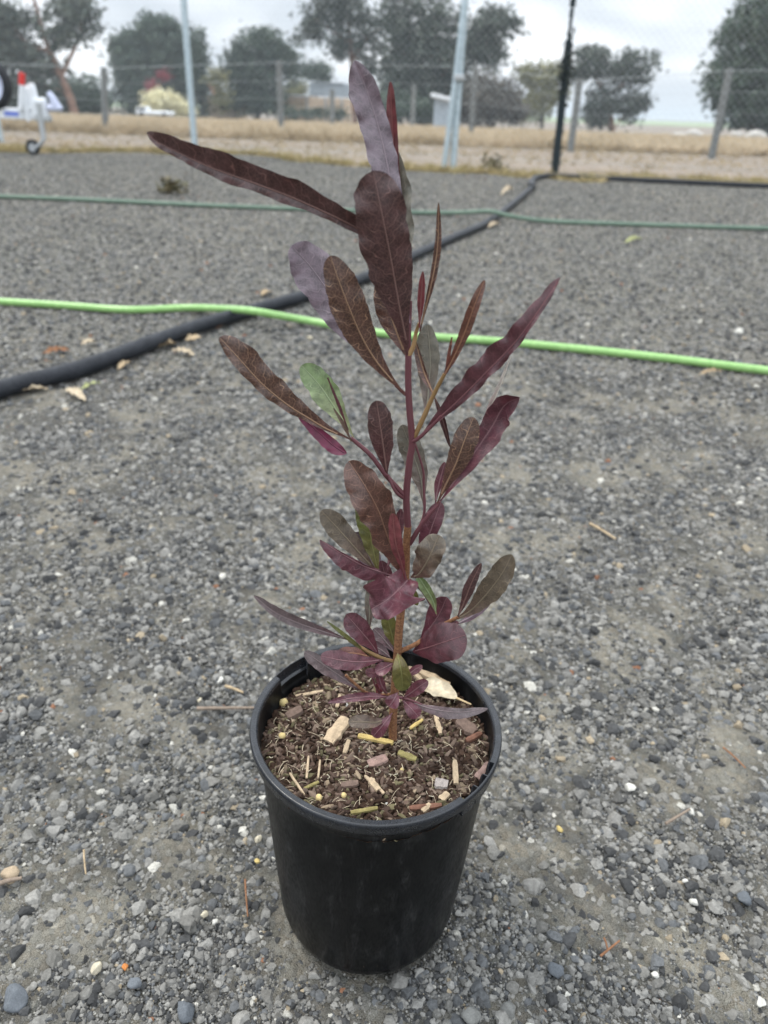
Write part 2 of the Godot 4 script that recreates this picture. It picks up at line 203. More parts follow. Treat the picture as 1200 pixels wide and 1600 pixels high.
	leaf("brown", [Vector3(8.0, 362.7, -3.0), Vector3(3.4, 372.3, -5.0), Vector3(-1.3, 383.6, -8.0), Vector3(-6.0, 393.6, -10.0)], Vector3(-0.23, 0.11, 0.97), 5.6, 5.6, Vector3(0.6, 1.2, 1.8), 5, 0.6, "")
	leaf("red", [Vector3(12.1, 377.5, 0.0), Vector3(12.1, 386.4, 2.0), Vector3(12.2, 400.9, 4.0)], Vector3(-0.22, -0.16, 0.96), 1.6, 1.6, Vector3(0.6, 1.0, 1.7), 12, 0.1, "small red shoot leaf")
	leaf("brown", [Vector3(12.5, 375.3, -2.0), Vector3(14.3, 385.5, -2.0), Vector3(16.8, 398.1, -4.0), Vector3(18.1, 410.0, -8.0), Vector3(17.6, 424.7, -12.0)], Vector3(-0.05, 0.20, 0.98), 1.7, 2.0, Vector3(0.6, 0.9, 1.2), 25, 0.2, "")
	leaf("grey", [Vector3(16.1, 331.8, -6.0), Vector3(17.8, 339.6, -9.0), Vector3(18.2, 349.2, -12.0), Vector3(18.2, 360.3, -14.0), Vector3(16.2, 374.8, -16.0)], Vector3(-0.05, 0.23, 0.97), 5.8, 4.1, Vector3(0.7, 1.25, 2.5), 8, 0.3, "grey green leaf showing its underside")
	leaf("brown", [Vector3(20.3, 347.5, 0.0), Vector3(15.2, 357.2, -5.0), Vector3(10.7, 370.4, -8.0)], Vector3(-0.21, 0.24, 0.95), 2.3, 1.4, Vector3(0.5, 1.0, 1.3), 10, 0.2, "")
	leaf("rust", [Vector3(20.2, 349.8, 0.0), Vector3(23.9, 358.4, 2.0), Vector3(27.9, 368.8, 4.0), Vector3(30.9, 378.9, 6.0), Vector3(33.6, 389.5, 7.0), Vector3(36.7, 398.7, 6.0)], Vector3(-0.21, -0.05, 0.98), 2.4, 2.4, Vector3(0.7, 1.2, 2.3), 10, 0.3, "slender rust red leaf")
	leaf("rust", [Vector3(23.9, 358.9, 2.0), Vector3(24.8, 365.1, 3.0), Vector3(25.6, 375.0, 4.0)], Vector3(-0.13, -0.11, 0.99), 0.8, 0.8, Vector3(0.5, 1.0, 1.3), 5, 0, "")
	leaf("dark", [Vector3(19.8, 348.2, -2.0), Vector3(24.3, 337.2, -4.0), Vector3(29.3, 321.5, -6.0)], Vector3(0.10, -0.11, 0.99), 1.6, 1.9, Vector3(0.5, 0.9, 1.2), 25, 0.1, "")
	leaf("wine", [Vector3(13.8, 327.8, 2.0), Vector3(23.5, 341.4, 7.0), Vector3(30.7, 351.2, 11.0), Vector3(39.8, 364.0, 15.0), Vector3(48.5, 376.2, 18.0), Vector3(54.3, 385.6, 19.0), Vector3(59.3, 394.1, 18.0), Vector3(64.6, 402.1, 14.0)], Vector3(-0.44, 0.16, 0.88), 6.5, 3.0, Vector3(0.55, 0.95, 1.1), 18, 1.4, "long wine red leaf reaching out to the right")
	leaf("pale", [Vector3(42.8, 319.6, -16.0), Vector3(45.7, 329.3, -18.0), Vector3(51.5, 344.5, -22.0), Vector3(56.1, 359.2, -26.0)], Vector3(-0.72, 0.39, 0.57), 1.8, 1.8, Vector3(0.5, 0.7, 1.4), 30, 0.1, "pale leaf seen on edge")
	leaf("plum", [Vector3(25.9, 294.2, -2.0), Vector3(33.0, 305.6, -4.0), Vector3(40.0, 317.4, -6.0), Vector3(48.1, 330.1, -10.0), Vector3(52.8, 340.8, -10.0), Vector3(57.8, 347.8, -2.0)], Vector3(-0.34, 0.20, 0.92), 6.1, 8.6, Vector3(0.7, 1.2, 2.5), 22, 0.9, "large plum leaf with a curled tip")
	leaf("brown", [Vector3(24.7, 295.9, 2.0), Vector3(27.5, 306.0, 4.0), Vector3(31.3, 318.9, 7.0), Vector3(34.0, 330.2, 8.0), Vector3(37.4, 340.9, 6.0)], Vector3(-0.24, -0.02, 0.97), 5.2, 5.7, Vector3(0.7, 1.25, 2.6), -6, 0.3, "")
	leaf("plum", [Vector3(24.3, 291.7, -4.0), Vector3(25.1, 299.2, -6.0), Vector3(27.7, 312.8, -8.0)], Vector3(-0.28, 0.22, 0.93), 2.2, 1.9, Vector3(0.6, 1.2, 1.8), 5, 0.2, "")
	leaf("plum", [Vector3(17.5, 257.9, -2.0), Vector3(19.9, 269.6, 0.0), Vector3(23.4, 283.9, 1.0), Vector3(26.6, 295.6, 0.0)], Vector3(-0.21, 0.00, 0.98), 5.2, 4.0, Vector3(0.7, 1.2, 2.7), 6, 0.3, "")
	leaf("olive", [Vector3(14.1, 258.3, 8.0), Vector3(17.8, 263.3, 12.0), Vector3(21.6, 274.0, 15.0), Vector3(25.8, 284.8, 12.0)], Vector3(-0.35, 0.02, 0.94), 7.5, 6.6, Vector3(0.64, 0.9, 2.7), 8, 1.5, "olive grey leaf with ragged edges")
	leaf("green", [Vector3(29.0, 227.9, -4.0), Vector3(26.4, 237.4, -3.0), Vector3(23.0, 244.3, -2.0), Vector3(17.7, 253.3, -2.0)], Vector3(0.07, -0.05, 1.00), 2.6, 2.6, Vector3(0.63, 1.0, 2.7), 5, 0.3, "torn bright green leaf")
	leaf("brown", [Vector3(-15.8, 325.9, 0.0), Vector3(-26.7, 332.0, 3.0), Vector3(-34.9, 337.9, 5.0), Vector3(-42.9, 344.0, 7.0), Vector3(-53.1, 353.7, 9.0), Vector3(-61.7, 364.3, 10.0), Vector3(-69.7, 373.1, 9.0)], Vector3(0.27, 0.13, 0.95), 3.7, 7.6, Vector3(0.76, 1.0, 2.5), 12, 0.8, "")
	leaf("magenta", [Vector3(-18.2, 317.6, -3.0), Vector3(-24.5, 321.4, -4.0), Vector3(-30.9, 327.4, -4.0), Vector3(-40.5, 336.3, -4.0)], Vector3(0.20, 0.29, 0.93), 3.8, 2.6, Vector3(0.28, 0.45, 1.3), 5, 0.3, "deep magenta underside of a leaf")
	leaf("green", [Vector3(-14.8, 325.6, -3.0), Vector3(-18.7, 331.5, -5.0), Vector3(-23.3, 337.0, -8.0), Vector3(-30.8, 346.5, -12.0), Vector3(-39.3, 354.8, -15.0)], Vector3(0.03, 0.40, 0.92), 6.1, 6.4, Vector3(0.66, 1.15, 2.3), 8, 0.5, "pale green leaf")
	leaf("wine", [Vector3(-17.2, 331.3, 2.0), Vector3(-21.0, 343.1, 4.0), Vector3(-25.9, 356.2, 5.0)], Vector3(0.22, -0.04, 0.97), 0.7, 0.7, Vector3(0.5, 1.0, 1.3), 5, 0, "")
	leaf("olive", [Vector3(-15.7, 325.4, 1.0), Vector3(-19.4, 334.7, 3.0), Vector3(-23.5, 342.1, 4.0)], Vector3(0.28, -0.04, 0.96), 0.9, 0.9, Vector3(0.5, 1.0, 1.3), 5, 0, "")
	leaf("dark", [Vector3(1.0, 307.5, 1.0), Vector3(-0.5, 319.0, 3.0), Vector3(-2.6, 333.1, 5.0), Vector3(-4.9, 346.6, 5.0)], Vector3(0.09, -0.09, 0.99), 5.4, 5.7, Vector3(0.66, 1.2, 2.3), -5, 0.3, "")
	leaf("umber", [Vector3(11.2, 253.8, 2.0), Vector3(6.2, 270.4, 8.0), Vector3(2.2, 282.5, 12.0), Vector3(-2.3, 297.5, 15.0), Vector3(-7.7, 309.1, 16.0), Vector3(-16.2, 320.9, 12.0)], Vector3(0.26, -0.04, 0.97), 9.3, 8.7, Vector3(0.7, 0.9, 2.6), 16, 1.0, "brown leaf arching over with a folded edge")
	leaf("moss", [Vector3(-1.5, 251.1, -3.0), Vector3(-3.0, 258.0, -4.0), Vector3(-5.1, 266.1, -6.0), Vector3(-7.3, 277.6, -8.0), Vector3(-12.0, 292.3, -10.0)], Vector3(0.11, 0.19, 0.98), 5.7, 5.7, Vector3(0.66, 1.2, 2.3), 6, 0.3, "mossy green leaf behind a brown one")
	leaf("red", [Vector3(11.4, 255.7, 6.0), Vector3(8.9, 271.3, 16.0), Vector3(5.7, 285.9, 22.0), Vector3(3.7, 301.4, 23.0)], Vector3(0.16, -0.32, 0.93), 2.7, 3.3, Vector3(0.74, 1.3, 3.3), 15, 0.2, "deep red upright leaf")
	leaf("plum", [Vector3(2.0, 251.1, -5.0), Vector3(4.5, 262.6, -8.0), Vector3(7.0, 273.4, -10.0), Vector3(8.4, 286.1, -10.0)], Vector3(-0.26, 0.18, 0.95), 2.6, 2.9, Vector3(0.68, 1.2, 2.3), 5, 0.2, "")
	leaf("olive", [Vector3(-1.9, 251.8, -6.0), Vector3(-7.2, 257.3, -6.0), Vector3(-13.8, 264.1, -8.0), Vector3(-22.0, 272.4, -11.0), Vector3(-31.0, 281.9, -13.0)], Vector3(0.18, 0.39, 0.91), 5.5, 5.8, Vector3(0.68, 1.15, 2.6), 6, 0.3, "grey olive leaf on the left")
	leaf("plum", [Vector3(11.1, 250.6, 0.0), Vector3(2.6, 257.0, 4.0), Vector3(-8.3, 264.3, 9.0), Vector3(-18.8, 273.8, 14.0), Vector3(-29.0, 282.3, 16.0)], Vector3(0.43, 0.09, 0.90), 6.8, 1.3, Vector3(0.55, 1.0, 1.3), 14, 0.6, "")
	leaf("mauve", [Vector3(3.4, 237.3, -8.0), Vector3(-2.2, 247.1, -12.0), Vector3(-7.5, 256.0, -16.0), Vector3(-15.0, 267.2, -18.0)], Vector3(-0.03, 0.30, 0.95), 6.0, 6.0, Vector3(0.68, 1.1, 2.5), 5, 0.5, "")
	leaf("grey", [Vector3(-5.9, 210.3, -6.0), Vector3(-5.8, 223.6, -5.0), Vector3(-5.4, 236.6, -4.0), Vector3(-4.1, 251.9, -4.0)], Vector3(-0.19, -0.04, 0.98), 3.0, 3.0, Vector3(0.68, 1.1, 2.3), 10, 0.3, "")
	leaf("plum", [Vector3(12.9, 252.7, 2.0), Vector3(8.1, 253.3, 12.0), Vector3(2.6, 252.0, 19.0), Vector3(-4.5, 246.5, 19.0)], Vector3(0.31, 0.75, 0.59), 11.7, 10.4, Vector3(0.5, 0.5, 3.2), 20, 4.5, "wavy plum leaf drooping in front of the stem")
	leaf("dusk", [Vector3(-16.1, 212.4, 0.0), Vector3(-25.8, 219.3, 4.0), Vector3(-40.1, 227.1, 7.0), Vector3(-52.5, 235.3, 9.0), Vector3(-62.7, 244.2, 8.0)], Vector3(0.43, 0.43, 0.79), 2.7, 3.4, Vector3(0.62, 0.9, 1.7), 15, 0.3, "slender dusky leaf low on the left")
	leaf("moss", [Vector3(-3.8, 201.9, 0.0), Vector3(-11.0, 210.0, 2.0), Vector3(-19.9, 220.4, 4.0), Vector3(-27.0, 227.8, 5.0)], Vector3(0.47, 0.26, 0.84), 1.2, 1.2, Vector3(0.55, 0.8, 1.3), 10, 0, "")
	leaf("plum", [Vector3(0.6, 199.1, -3.0), Vector3(-4.4, 208.8, -2.0), Vector3(-9.5, 217.8, 0.0), Vector3(-17.6, 228.9, 0.0)], Vector3(0.40, 0.15, 0.91), 5.7, 5.7, Vector3(0.72, 1.25, 2.7), 5, 0.3, "")
	leaf("rust", [Vector3(-5.1, 206.0, 5.0), Vector3(-12.4, 210.2, 8.0), Vector3(-21.5, 211.9, 10.0)], Vector3(0.42, 0.55, 0.72), 2.6, 3.3, Vector3(0.63, 0.9, 2.3), 5, 0.2, "")
	leaf("plum", [Vector3(2.7, 201.7, 2.0), Vector3(-8.9, 205.7, 9.0), Vector3(-18.6, 209.5, 13.0), Vector3(-29.5, 213.6, 15.0)], Vector3(0.48, 0.49, 0.73), 4.9, 4.6, Vector3(0.7, 1.0, 2.7), 5, 0.3, "")
	leaf("dusk", [Vector3(-6.7, 180.4, 4.0), Vector3(-14.0, 185.9, 4.0), Vector3(-27.1, 196.0, 3.0), Vector3(-39.5, 203.8, 0.0)], Vector3(0.27, 0.52, 0.81), 4.1, 3.1, Vector3(0.73, 1.1, 2.5), 5, 0.3, "greyish leaf hanging towards the pot rim")
	leaf("moss", [Vector3(9.0, 203.4, -3.0), Vector3(7.0, 211.1, -4.0), Vector3(5.1, 217.9, -5.0), Vector3(2.8, 227.7, -5.0)], Vector3(0.14, 0.12, 0.98), 4.1, 4.1, Vector3(0.66, 1.1, 2.3), 10, 0.2, "small green leaf against the stem")
	leaf("dusk", [Vector3(8.5, 198.8, -7.0), Vector3(3.4, 204.9, -9.0), Vector3(-3.4, 211.3, -12.0)], Vector3(0.14, 0.48, 0.87), 3.1, 3.1, Vector3(0.68, 1.1, 2.6), 5, 0.2, "")
	leaf("moss", [Vector3(9.5, 209.5, 6.0), Vector3(10.5, 208.2, 11.0), Vector3(11.7, 202.4, 13.0), Vector3(13.3, 188.1, 10.0)], Vector3(0.07, 0.19, 0.98), 5.0, 5.0, Vector3(0.5, 0.8, 1.7), 8, 0.3, "green leaf hanging down beside the stem")
	leaf("wine", [Vector3(17.8, 204.6, -2.0), Vector3(25.0, 212.4, 4.0), Vector3(33.2, 219.7, 8.0), Vector3(43.6, 224.6, 8.0)], Vector3(-0.57, 0.36, 0.74), 9.8, 10.2, Vector3(0.64, 0.8, 2.7), 6, 0.4, "broad round wine red leaf above the right rim")
	leaf("plum", [Vector3(20.5, 206.7, -6.0), Vector3(25.3, 213.9, -8.0), Vector3(30.6, 222.7, -10.0), Vector3(34.2, 234.8, -10.0)], Vector3(-0.27, 0.26, 0.93), 6.5, 5.8, Vector3(0.72, 1.2, 2.7), 5, 0.3, "")
	leaf("wine", [Vector3(21.0, 209.6, -4.0), Vector3(32.2, 219.8, -4.0), Vector3(41.0, 223.1, -4.0)], Vector3(-0.32, 0.47, 0.82), 2.7, 2.0, Vector3(0.68, 1.0, 2.3), 5, 0.2, "")
	leaf("dark", [Vector3(39.5, 227.4, -2.0), Vector3(41.7, 236.3, -1.0), Vector3(44.9, 251.2, 0.0), Vector3(48.6, 262.7, 0.0)], Vector3(-0.31, 0.03, 0.95), 2.9, 2.6, Vector3(0.6, 1.1, 1.7), 8, 0.2, "")
	leaf("olive", [Vector3(37.1, 224.9, -3.0), Vector3(45.6, 232.8, -1.0), Vector3(53.1, 246.7, 2.0), Vector3(58.7, 258.7, 3.0), Vector3(62.7, 269.3, 2.0)], Vector3(-0.44, 0.16, 0.88), 5.8, 6.1, Vector3(0.7, 1.05, 2.7), 8, 0.4, "olive brown leaf at the tip of the right branch")
	leaf("mauve", [Vector3(39.2, 220.6, -5.0), Vector3(48.5, 226.8, -6.0), Vector3(57.4, 236.2, -7.0)], Vector3(-0.30, 0.45, 0.84), 1.7, 2.0, Vector3(0.55, 1.0, 1.8), 5, 0.2, "")
	leaf("plum", [Vector3(13.6, 175.4, 2.0), Vector3(17.7, 182.0, 5.0), Vector3(21.8, 188.4, 7.0), Vector3(26.3, 192.6, 7.0)], Vector3(-0.58, 0.20, 0.79), 3.4, 3.4, Vector3(0.68, 1.0, 2.7), 5, 0.3, "")
	leaf("plum", [Vector3(13.5, 175.8, 4.0), Vector3(17.7, 175.2, 9.0), Vector3(22.4, 169.9, 10.0)], Vector3(-0.04, 0.68, 0.73), 3.8, 3.8, Vector3(0.68, 1.0, 2.7), 5, 0.4, "")
	leaf("dusk", [Vector3(17.6, 171.8, 0.0), Vector3(27.4, 170.9, 4.0), Vector3(43.4, 172.2, 8.0), Vector3(59.5, 174.7, 7.0)], Vector3(-0.17, 0.68, 0.71), 2.4, 3.8, Vector3(0.5, 0.9, 1.5), 8, 0.4, "slate coloured leaf low on the right")
	leaf("plum", [Vector3(7.6, 176.5, 3.0), Vector3(-1.8, 180.6, 7.0), Vector3(-13.6, 181.5, 10.0), Vector3(-26.3, 177.8, 10.0)], Vector3(0.17, 0.68, 0.71), 2.0, 2.7, Vector3(0.55, 0.9, 1.4), 5, 0.4, "")
	leaf("red", [Vector3(-0.4, 173.4, 0.0), Vector3(0.5, 178.5, 0.0), Vector3(2.4, 185.4, -1.0)], Vector3(-0.17, 0.12, 0.98), 2.5, 2.5, Vector3(0.68, 1.0, 2.5), 5, 0.2, "tiny bright red leaf near the soil")
	leaf("plum", [Vector3(10.5, 182.1, 5.0), Vector3(8.9, 180.2, 8.0), Vector3(6.3, 175.6, 9.0)], Vector3(-0.10, 0.57, 0.82), 3.8, 3.8, Vector3(0.63, 0.9, 2.5), 5, 0.3, "")
	leaf("olive", [Vector3(6.0, 162.9, 4.0), Vector3(0.4, 163.2, 8.0), Vector3(-7.2, 165.8, 11.0), Vector3(-15.5, 165.5, 11.0)], Vector3(0.30, 0.70, 0.65), 3.5, 3.8, Vector3(0.66, 0.9, 2.7), 5, 0.2, "grey green leaf lying on the soil")
	leaf("plum", [Vector3(8.3, 165.4, 3.0), Vector3(3.6, 161.5, 8.0), Vector3(-1.8, 152.2, 8.0)], Vector3(-0.21, 0.48, 0.85), 3.9, 3.5, Vector3(0.68, 0.9, 2.5), 5, 0.3, "")
	leaf("plum", [Vector3(7.4, 200.5, 3.0), Vector3(3.8, 200.3, 6.0), Vector3(-1.8, 198.3, 8.0)], Vector3(0.19, 0.71, 0.67), 3.4, 3.4, Vector3(0.63, 0.9, 2.5), 5, 0.3, "")
	leaf("grey", [Vector3(19.1, 288.8, -9.0), Vector3(17.3, 301.1, -12.0), Vector3(12.7, 314.1, -14.0), Vector3(7.0, 328.2, -14.0)], Vector3(0.05, 0.14, 0.99), 5.8, 5.2, Vector3(0.63, 1.1, 2.5), 6, 0.4, "grey green leaf behind the main stem")
	leaf("plum", [Vector3(5.8, 234.4, -6.0), Vector3(2.5, 244.2, -9.0), Vector3(-0.5, 255.2, -11.0)], Vector3(-0.04, 0.22, 0.97), 4.0, 4.3, Vector3(0.6, 1.0, 2.3), 6, 0.4, "")
	leaf("mauve", [Vector3(1.6, 231.3, -9.0), Vector3(-2.0, 239.8, -11.0), Vector3(-6.5, 247.7, -12.0)], Vector3(0.18, 0.26, 0.95), 3.7, 4.0, Vector3(0.62, 1.1, 2.3), 6, 0.4, "")
	leaf("wine", [Vector3(2.8, 196.8, 4.0), Vector3(-2.2, 197.5, 8.0), Vector3(-6.8, 200.3, 10.0)], Vector3(0.57, 0.60, 0.57), 2.4, 2.7, Vector3(0.6, 1.0, 2.2), 6, 0.3, "")
	leaf("dusk", [Vector3(6.8, 197.3, -4.0), Vector3(1.2, 201.5, -6.0), Vector3(-6.6, 204.8, -8.0)], Vector3(0.09, 0.58, 0.81), 2.8, 3.1, Vector3(0.62, 1.0, 2.3), 6, 0.3, "")
	leaf("plum", [Vector3(14.2, 185.9, -2.0), Vector3(18.9, 189.8, -4.0), Vector3(23.6, 192.7, -5.0)], Vector3(-0.16, 0.58, 0.80), 2.1, 2.4, Vector3(0.6, 1.0, 2.2), 6, 0.3, "")
	leaf("plum", [Vector3(5.5, 175.5, 0.0), Vector3(1.8, 184.4, 2.0), Vector3(-0.5, 194.1, 3.0)], Vector3(0.33, -0.05, 0.94), 2.1, 2.1, Vector3(0.6, 1.0, 2.2), 6, 0.3, "")
	leaf("brown", [Vector3(20.9, 210.8, -3.0), Vector3(26.6, 213.7, -5.0), Vector3(32.7, 214.5, -6.0)], Vector3(-0.00, 0.63, 0.77), 2.4, 2.4, Vector3(0.6, 1.0, 2.2), 6, 0.3, "")
	leaf("moss", [Vector3(12.1, 249.1, -4.0), Vector3(16.6, 238.1, -6.0), Vector3(19.0, 230.3, -8.0)], Vector3(0.27, -0.10, 0.96), 2.3, 2.3, Vector3(0.6, 1.0, 1.9), 6, 0.2, "")
	stalk("stem", [Vector3(9.6, 139.7, 2.0), Vector3(8.9, 160.6, 1.0), Vector3(9.4, 191.9, 0.0), Vector3(10.1, 226.0, 0.0), Vector3(11.7, 251.7, 0.0), Vector3(11.5, 268.5, 0.0), Vector3(11.6, 282.2, 0.0)], 2.47, 1.82, "bark", "lower stem with tan bark")
	stalk("stem", [Vector3(11.6, 282.2, 0.0), Vector3(10.2, 298.4, 0.0), Vector3(10.9, 316.5, 0.0), Vector3(11.6, 326.0, 0.0), Vector3(9.7, 341.2, 0.0), Vector3(8.6, 352.9, 0.0), Vector3(8.1, 365.6, 0.0)], 1.72, 1.41, "stalk", "upper stem, purple")
	stalk("stem", [Vector3(8.1, 365.0, 0.0), Vector3(10.1, 369.5, -1.0), Vector3(10.9, 374.7, -2.0), Vector3(12.0, 379.1, -1.0)], 1.14, 0.65, "shoot", "olive shoot tip")
	stalk("stem", [Vector3(8.1, 364.4, -2.0), Vector3(8.2, 376.6, -5.0), Vector3(8.3, 386.8, -7.0)], 0.99, 0.55, "stalk", "")
	stalk("branch", [Vector3(9.9, 298.0, 0.0), Vector3(0.9, 308.5, 1.0), Vector3(-6.7, 318.8, 1.0), Vector3(-12.6, 323.8, 0.0), Vector3(-16.1, 326.8, 0.0)], 1.20, 0.90, "stalk", "")
	stalk("branch", [Vector3(9.7, 296.6, 0.0), Vector3(5.0, 302.5, 4.0), Vector3(1.2, 309.9, 2.0)], 0.78, 0.60, "stalk", "")
	stalk("branch", [Vector3(11.6, 326.0, 0.0), Vector3(16.1, 337.8, 0.0), Vector3(20.0, 348.6, 0.0), Vector3(23.9, 358.7, 2.0)], 1.21, 0.81, "shoot", "")
	stalk("branch", [Vector3(11.0, 326.0, 0.0), Vector3(14.5, 329.2, 3.0), Vector3(23.5, 341.4, 7.0)], 0.98, 0.75, "stalk", "")
	stalk("branch", [Vector3(9.4, 349.4, 0.0), Vector3(7.7, 348.2, 0.0), Vector3(3.1, 352.1, 0.0)], 0.89, 0.67, "stalk", "")
	stalk("branch", [Vector3(12.9, 272.2, 0.0), Vector3(17.1, 281.0, 0.0), Vector3(21.8, 289.6, 0.0), Vector3(26.1, 295.4, -1.0)], 1.24, 1.06, "stalk", "")
	stalk("branch", [Vector3(17.2, 279.9, -2.0), Vector3(19.4, 287.5, -5.0), Vector3(18.5, 299.7, -8.0), Vector3(17.4, 309.3, -9.0), Vector3(10.5, 327.9, -12.0)], 0.74, 0.49, "stalk", "")
	stalk("branch", [Vector3(10.6, 205.9, 0.0), Vector3(19.8, 211.1, -1.0), Vector3(32.0, 221.4, -3.0), Vector3(40.1, 228.2, -2.0)], 1.35, 0.88, "bark", "")
	stalk("branch", [Vector3(9.5, 198.5, 0.0), Vector3(2.7, 201.3, 1.0), Vector3(-5.9, 206.0, 1.0), Vector3(-16.1, 212.4, 0.0)], 1.30, 0.89, "shoot", "")
	stalk("branch", [Vector3(9.0, 176.1, 0.0), Vector3(-0.1, 177.1, 2.0), Vector3(-7.0, 180.8, 4.0), Vector3(-17.4, 192.9, 5.0)], 0.91, 0.70, "bark", "")
	stalk("branch", [Vector3(9.7, 174.7, 0.0), Vector3(17.6, 172.3, 0.0), Vector3(27.4, 170.4, 3.0)], 0.91, 0.70, "stalk", "")
	stalk("branch", [Vector3(12.0, 251.7, 0.0), Vector3(11.3, 251.9, 2.0)], 1.08, 1.02, "stalk", "")
	stalk("branch", [Vector3(8.9, 159.7, 1.0), Vector3(4.6, 160.5, 3.0), Vector3(0.4, 162.3, 7.0)], 0.85, 0.64, "bark", "")
	stalk("branch", [Vector3(4.9, 173.6, 0.0), Vector3(-0.9, 181.1, 1.0), Vector3(-4.7, 195.2, 2.0)], 0.63, 0.46, "stalk", "")
	stalk("branch", [Vector3(-4.9, 201.8, 0.0), Vector3(-1.4, 200.2, 1.0), Vector3(7.7, 193.6, 0.0)], 0.88, 0.95, "stalk", "")
	stalk("branch", [Vector3(14.0, 250.5, -2.0), Vector3(21.0, 240.9, -5.0), Vector3(29.0, 227.1, -4.0)], 0.51, 0.39, "stalk", "")

# ------------------------------------------------------------------ helpers
func base(called: String, where: Vector3, turn := 0.0) -> Node3D:
	var o := Node3D.new()
	o.name = numbered(called)
	add_child(o)
	o.position = where
	o.rotation.y = turn
	return o

func numbered(called: String) -> String:
	var n: int = taken.get(called, 0)
	taken[called] = n + 1
	return called if n == 0 else "%s_%03d" % [called, n]

func tag(o: Node, label: String, category := "", group := "", kind := "") -> void:
	if label: o.set_meta("label", label)
	if category: o.set_meta("category", category)
	if group: o.set_meta("group", group)
	if kind: o.set_meta("kind", kind)

func obj(called: String, mesh: Mesh, m: Material, parent: Node = self) -> MeshInstance3D:
	var o := MeshInstance3D.new()
	if parent == self:
		o.name = numbered(called)
	else:
		var n := 0
		var nm := called
		while parent.has_node(nm):
			n += 1
			nm = "%s_%03d" % [called, n]
		o.name = nm
	o.mesh = mesh
	if m: o.material_override = m
	parent.add_child(o, true)
	return o

func tool() -> SurfaceTool:
	var st := SurfaceTool.new()
	st.begin(Mesh.PRIMITIVE_TRIANGLES)
	return st

func smooth(pts: Array, per: int) -> PackedVector3Array:
	var out := PackedVector3Array()
	var n := pts.size()
	for i in n - 1:
		var p0: Vector3 = pts[maxi(i - 1, 0)]
		var p1: Vector3 = pts[i]
		var p2: Vector3 = pts[i + 1]
		var p3: Vector3 = pts[mini(i + 2, n - 1)]
		if i == 0: p0 = p1 * 2.0 - p2
		if i == n - 2: p3 = p2 * 2.0 - p1
		for k in per:
			var t := float(k) / per
			out.append(0.5 * (2.0 * p1 + (p2 - p0) * t + (2.0 * p0 - 5.0 * p1 + 4.0 * p2 - p3) * t * t + (3.0 * p1 - p0 - 3.0 * p2 + p3) * t * t * t))
	out.append(pts[n - 1])
	return out

func tube(st: SurfaceTool, pts: PackedVector3Array, radii: Array, sides: int, caps := true, wob := 0.0) -> void:
	var n := pts.size()
	var up := Vector3.UP
	var rings := []
	var lasta := Vector3.ZERO
	for i in n:
		var t := (pts[mini(i + 1, n - 1)] - pts[maxi(i - 1, 0)]).normalized()
		if i == 0:
			if absf(t.dot(up)) > 0.9: up = Vector3.RIGHT
			lasta = up.cross(t).normalized()
		lasta = (lasta - t * lasta.dot(t)).normalized()
		var b := t.cross(lasta)
		var f := float(i) / maxi(n - 1, 1) * (radii.size() - 1)
		var k := mini(int(f), radii.size() - 2)
		var r: float = lerpf(radii[k], radii[k + 1], f - k)
		var ring := PackedVector3Array()
		for j in sides + 1:
			var an := TAU * (j % sides) / sides
			var rr := r * (1.0 + wob * sin(i * 1.7 + j * 2.3))
			ring.append(pts[i] + (lasta * cos(an) + b * sin(an)) * rr)
		rings.append(ring)
	for i in n - 1:
		for j in sides:
			var v := [rings[i][j], rings[i][j + 1], rings[i + 1][j + 1], rings[i + 1][j]]
			var c := [pts[i], pts[i], pts[i + 1], pts[i + 1]]
			for q in [0, 2, 1, 0, 3, 2]:
				st.set_normal((v[q] - c[q]).normalized())
				st.set_uv(Vector2((j + (1 if q == 1 or q == 2 else 0)) / float(sides), (i + (1 if q > 1 else 0)) / float(n - 1)))
				st.add_vertex(v[q])
	if caps:
		for e in [0, n - 1]:
			var t := (pts[1] - pts[0]).normalized() * -1.0 if e == 0 else (pts[n - 1] - pts[n - 2]).normalized()
			for j in sides:
				st.set_normal(t); st.set_uv(Vector2(0.5, 0.5)); st.add_vertex(pts[e])
				st.set_normal(t); st.set_uv(Vector2(0.5, 0.5)); st.add_vertex(rings[e][j + (0 if e == 0 else 1)])
				st.set_normal(t); st.set_uv(Vector2(0.5, 0.5)); st.add_vertex(rings[e][j + (1 if e == 0 else 0)])

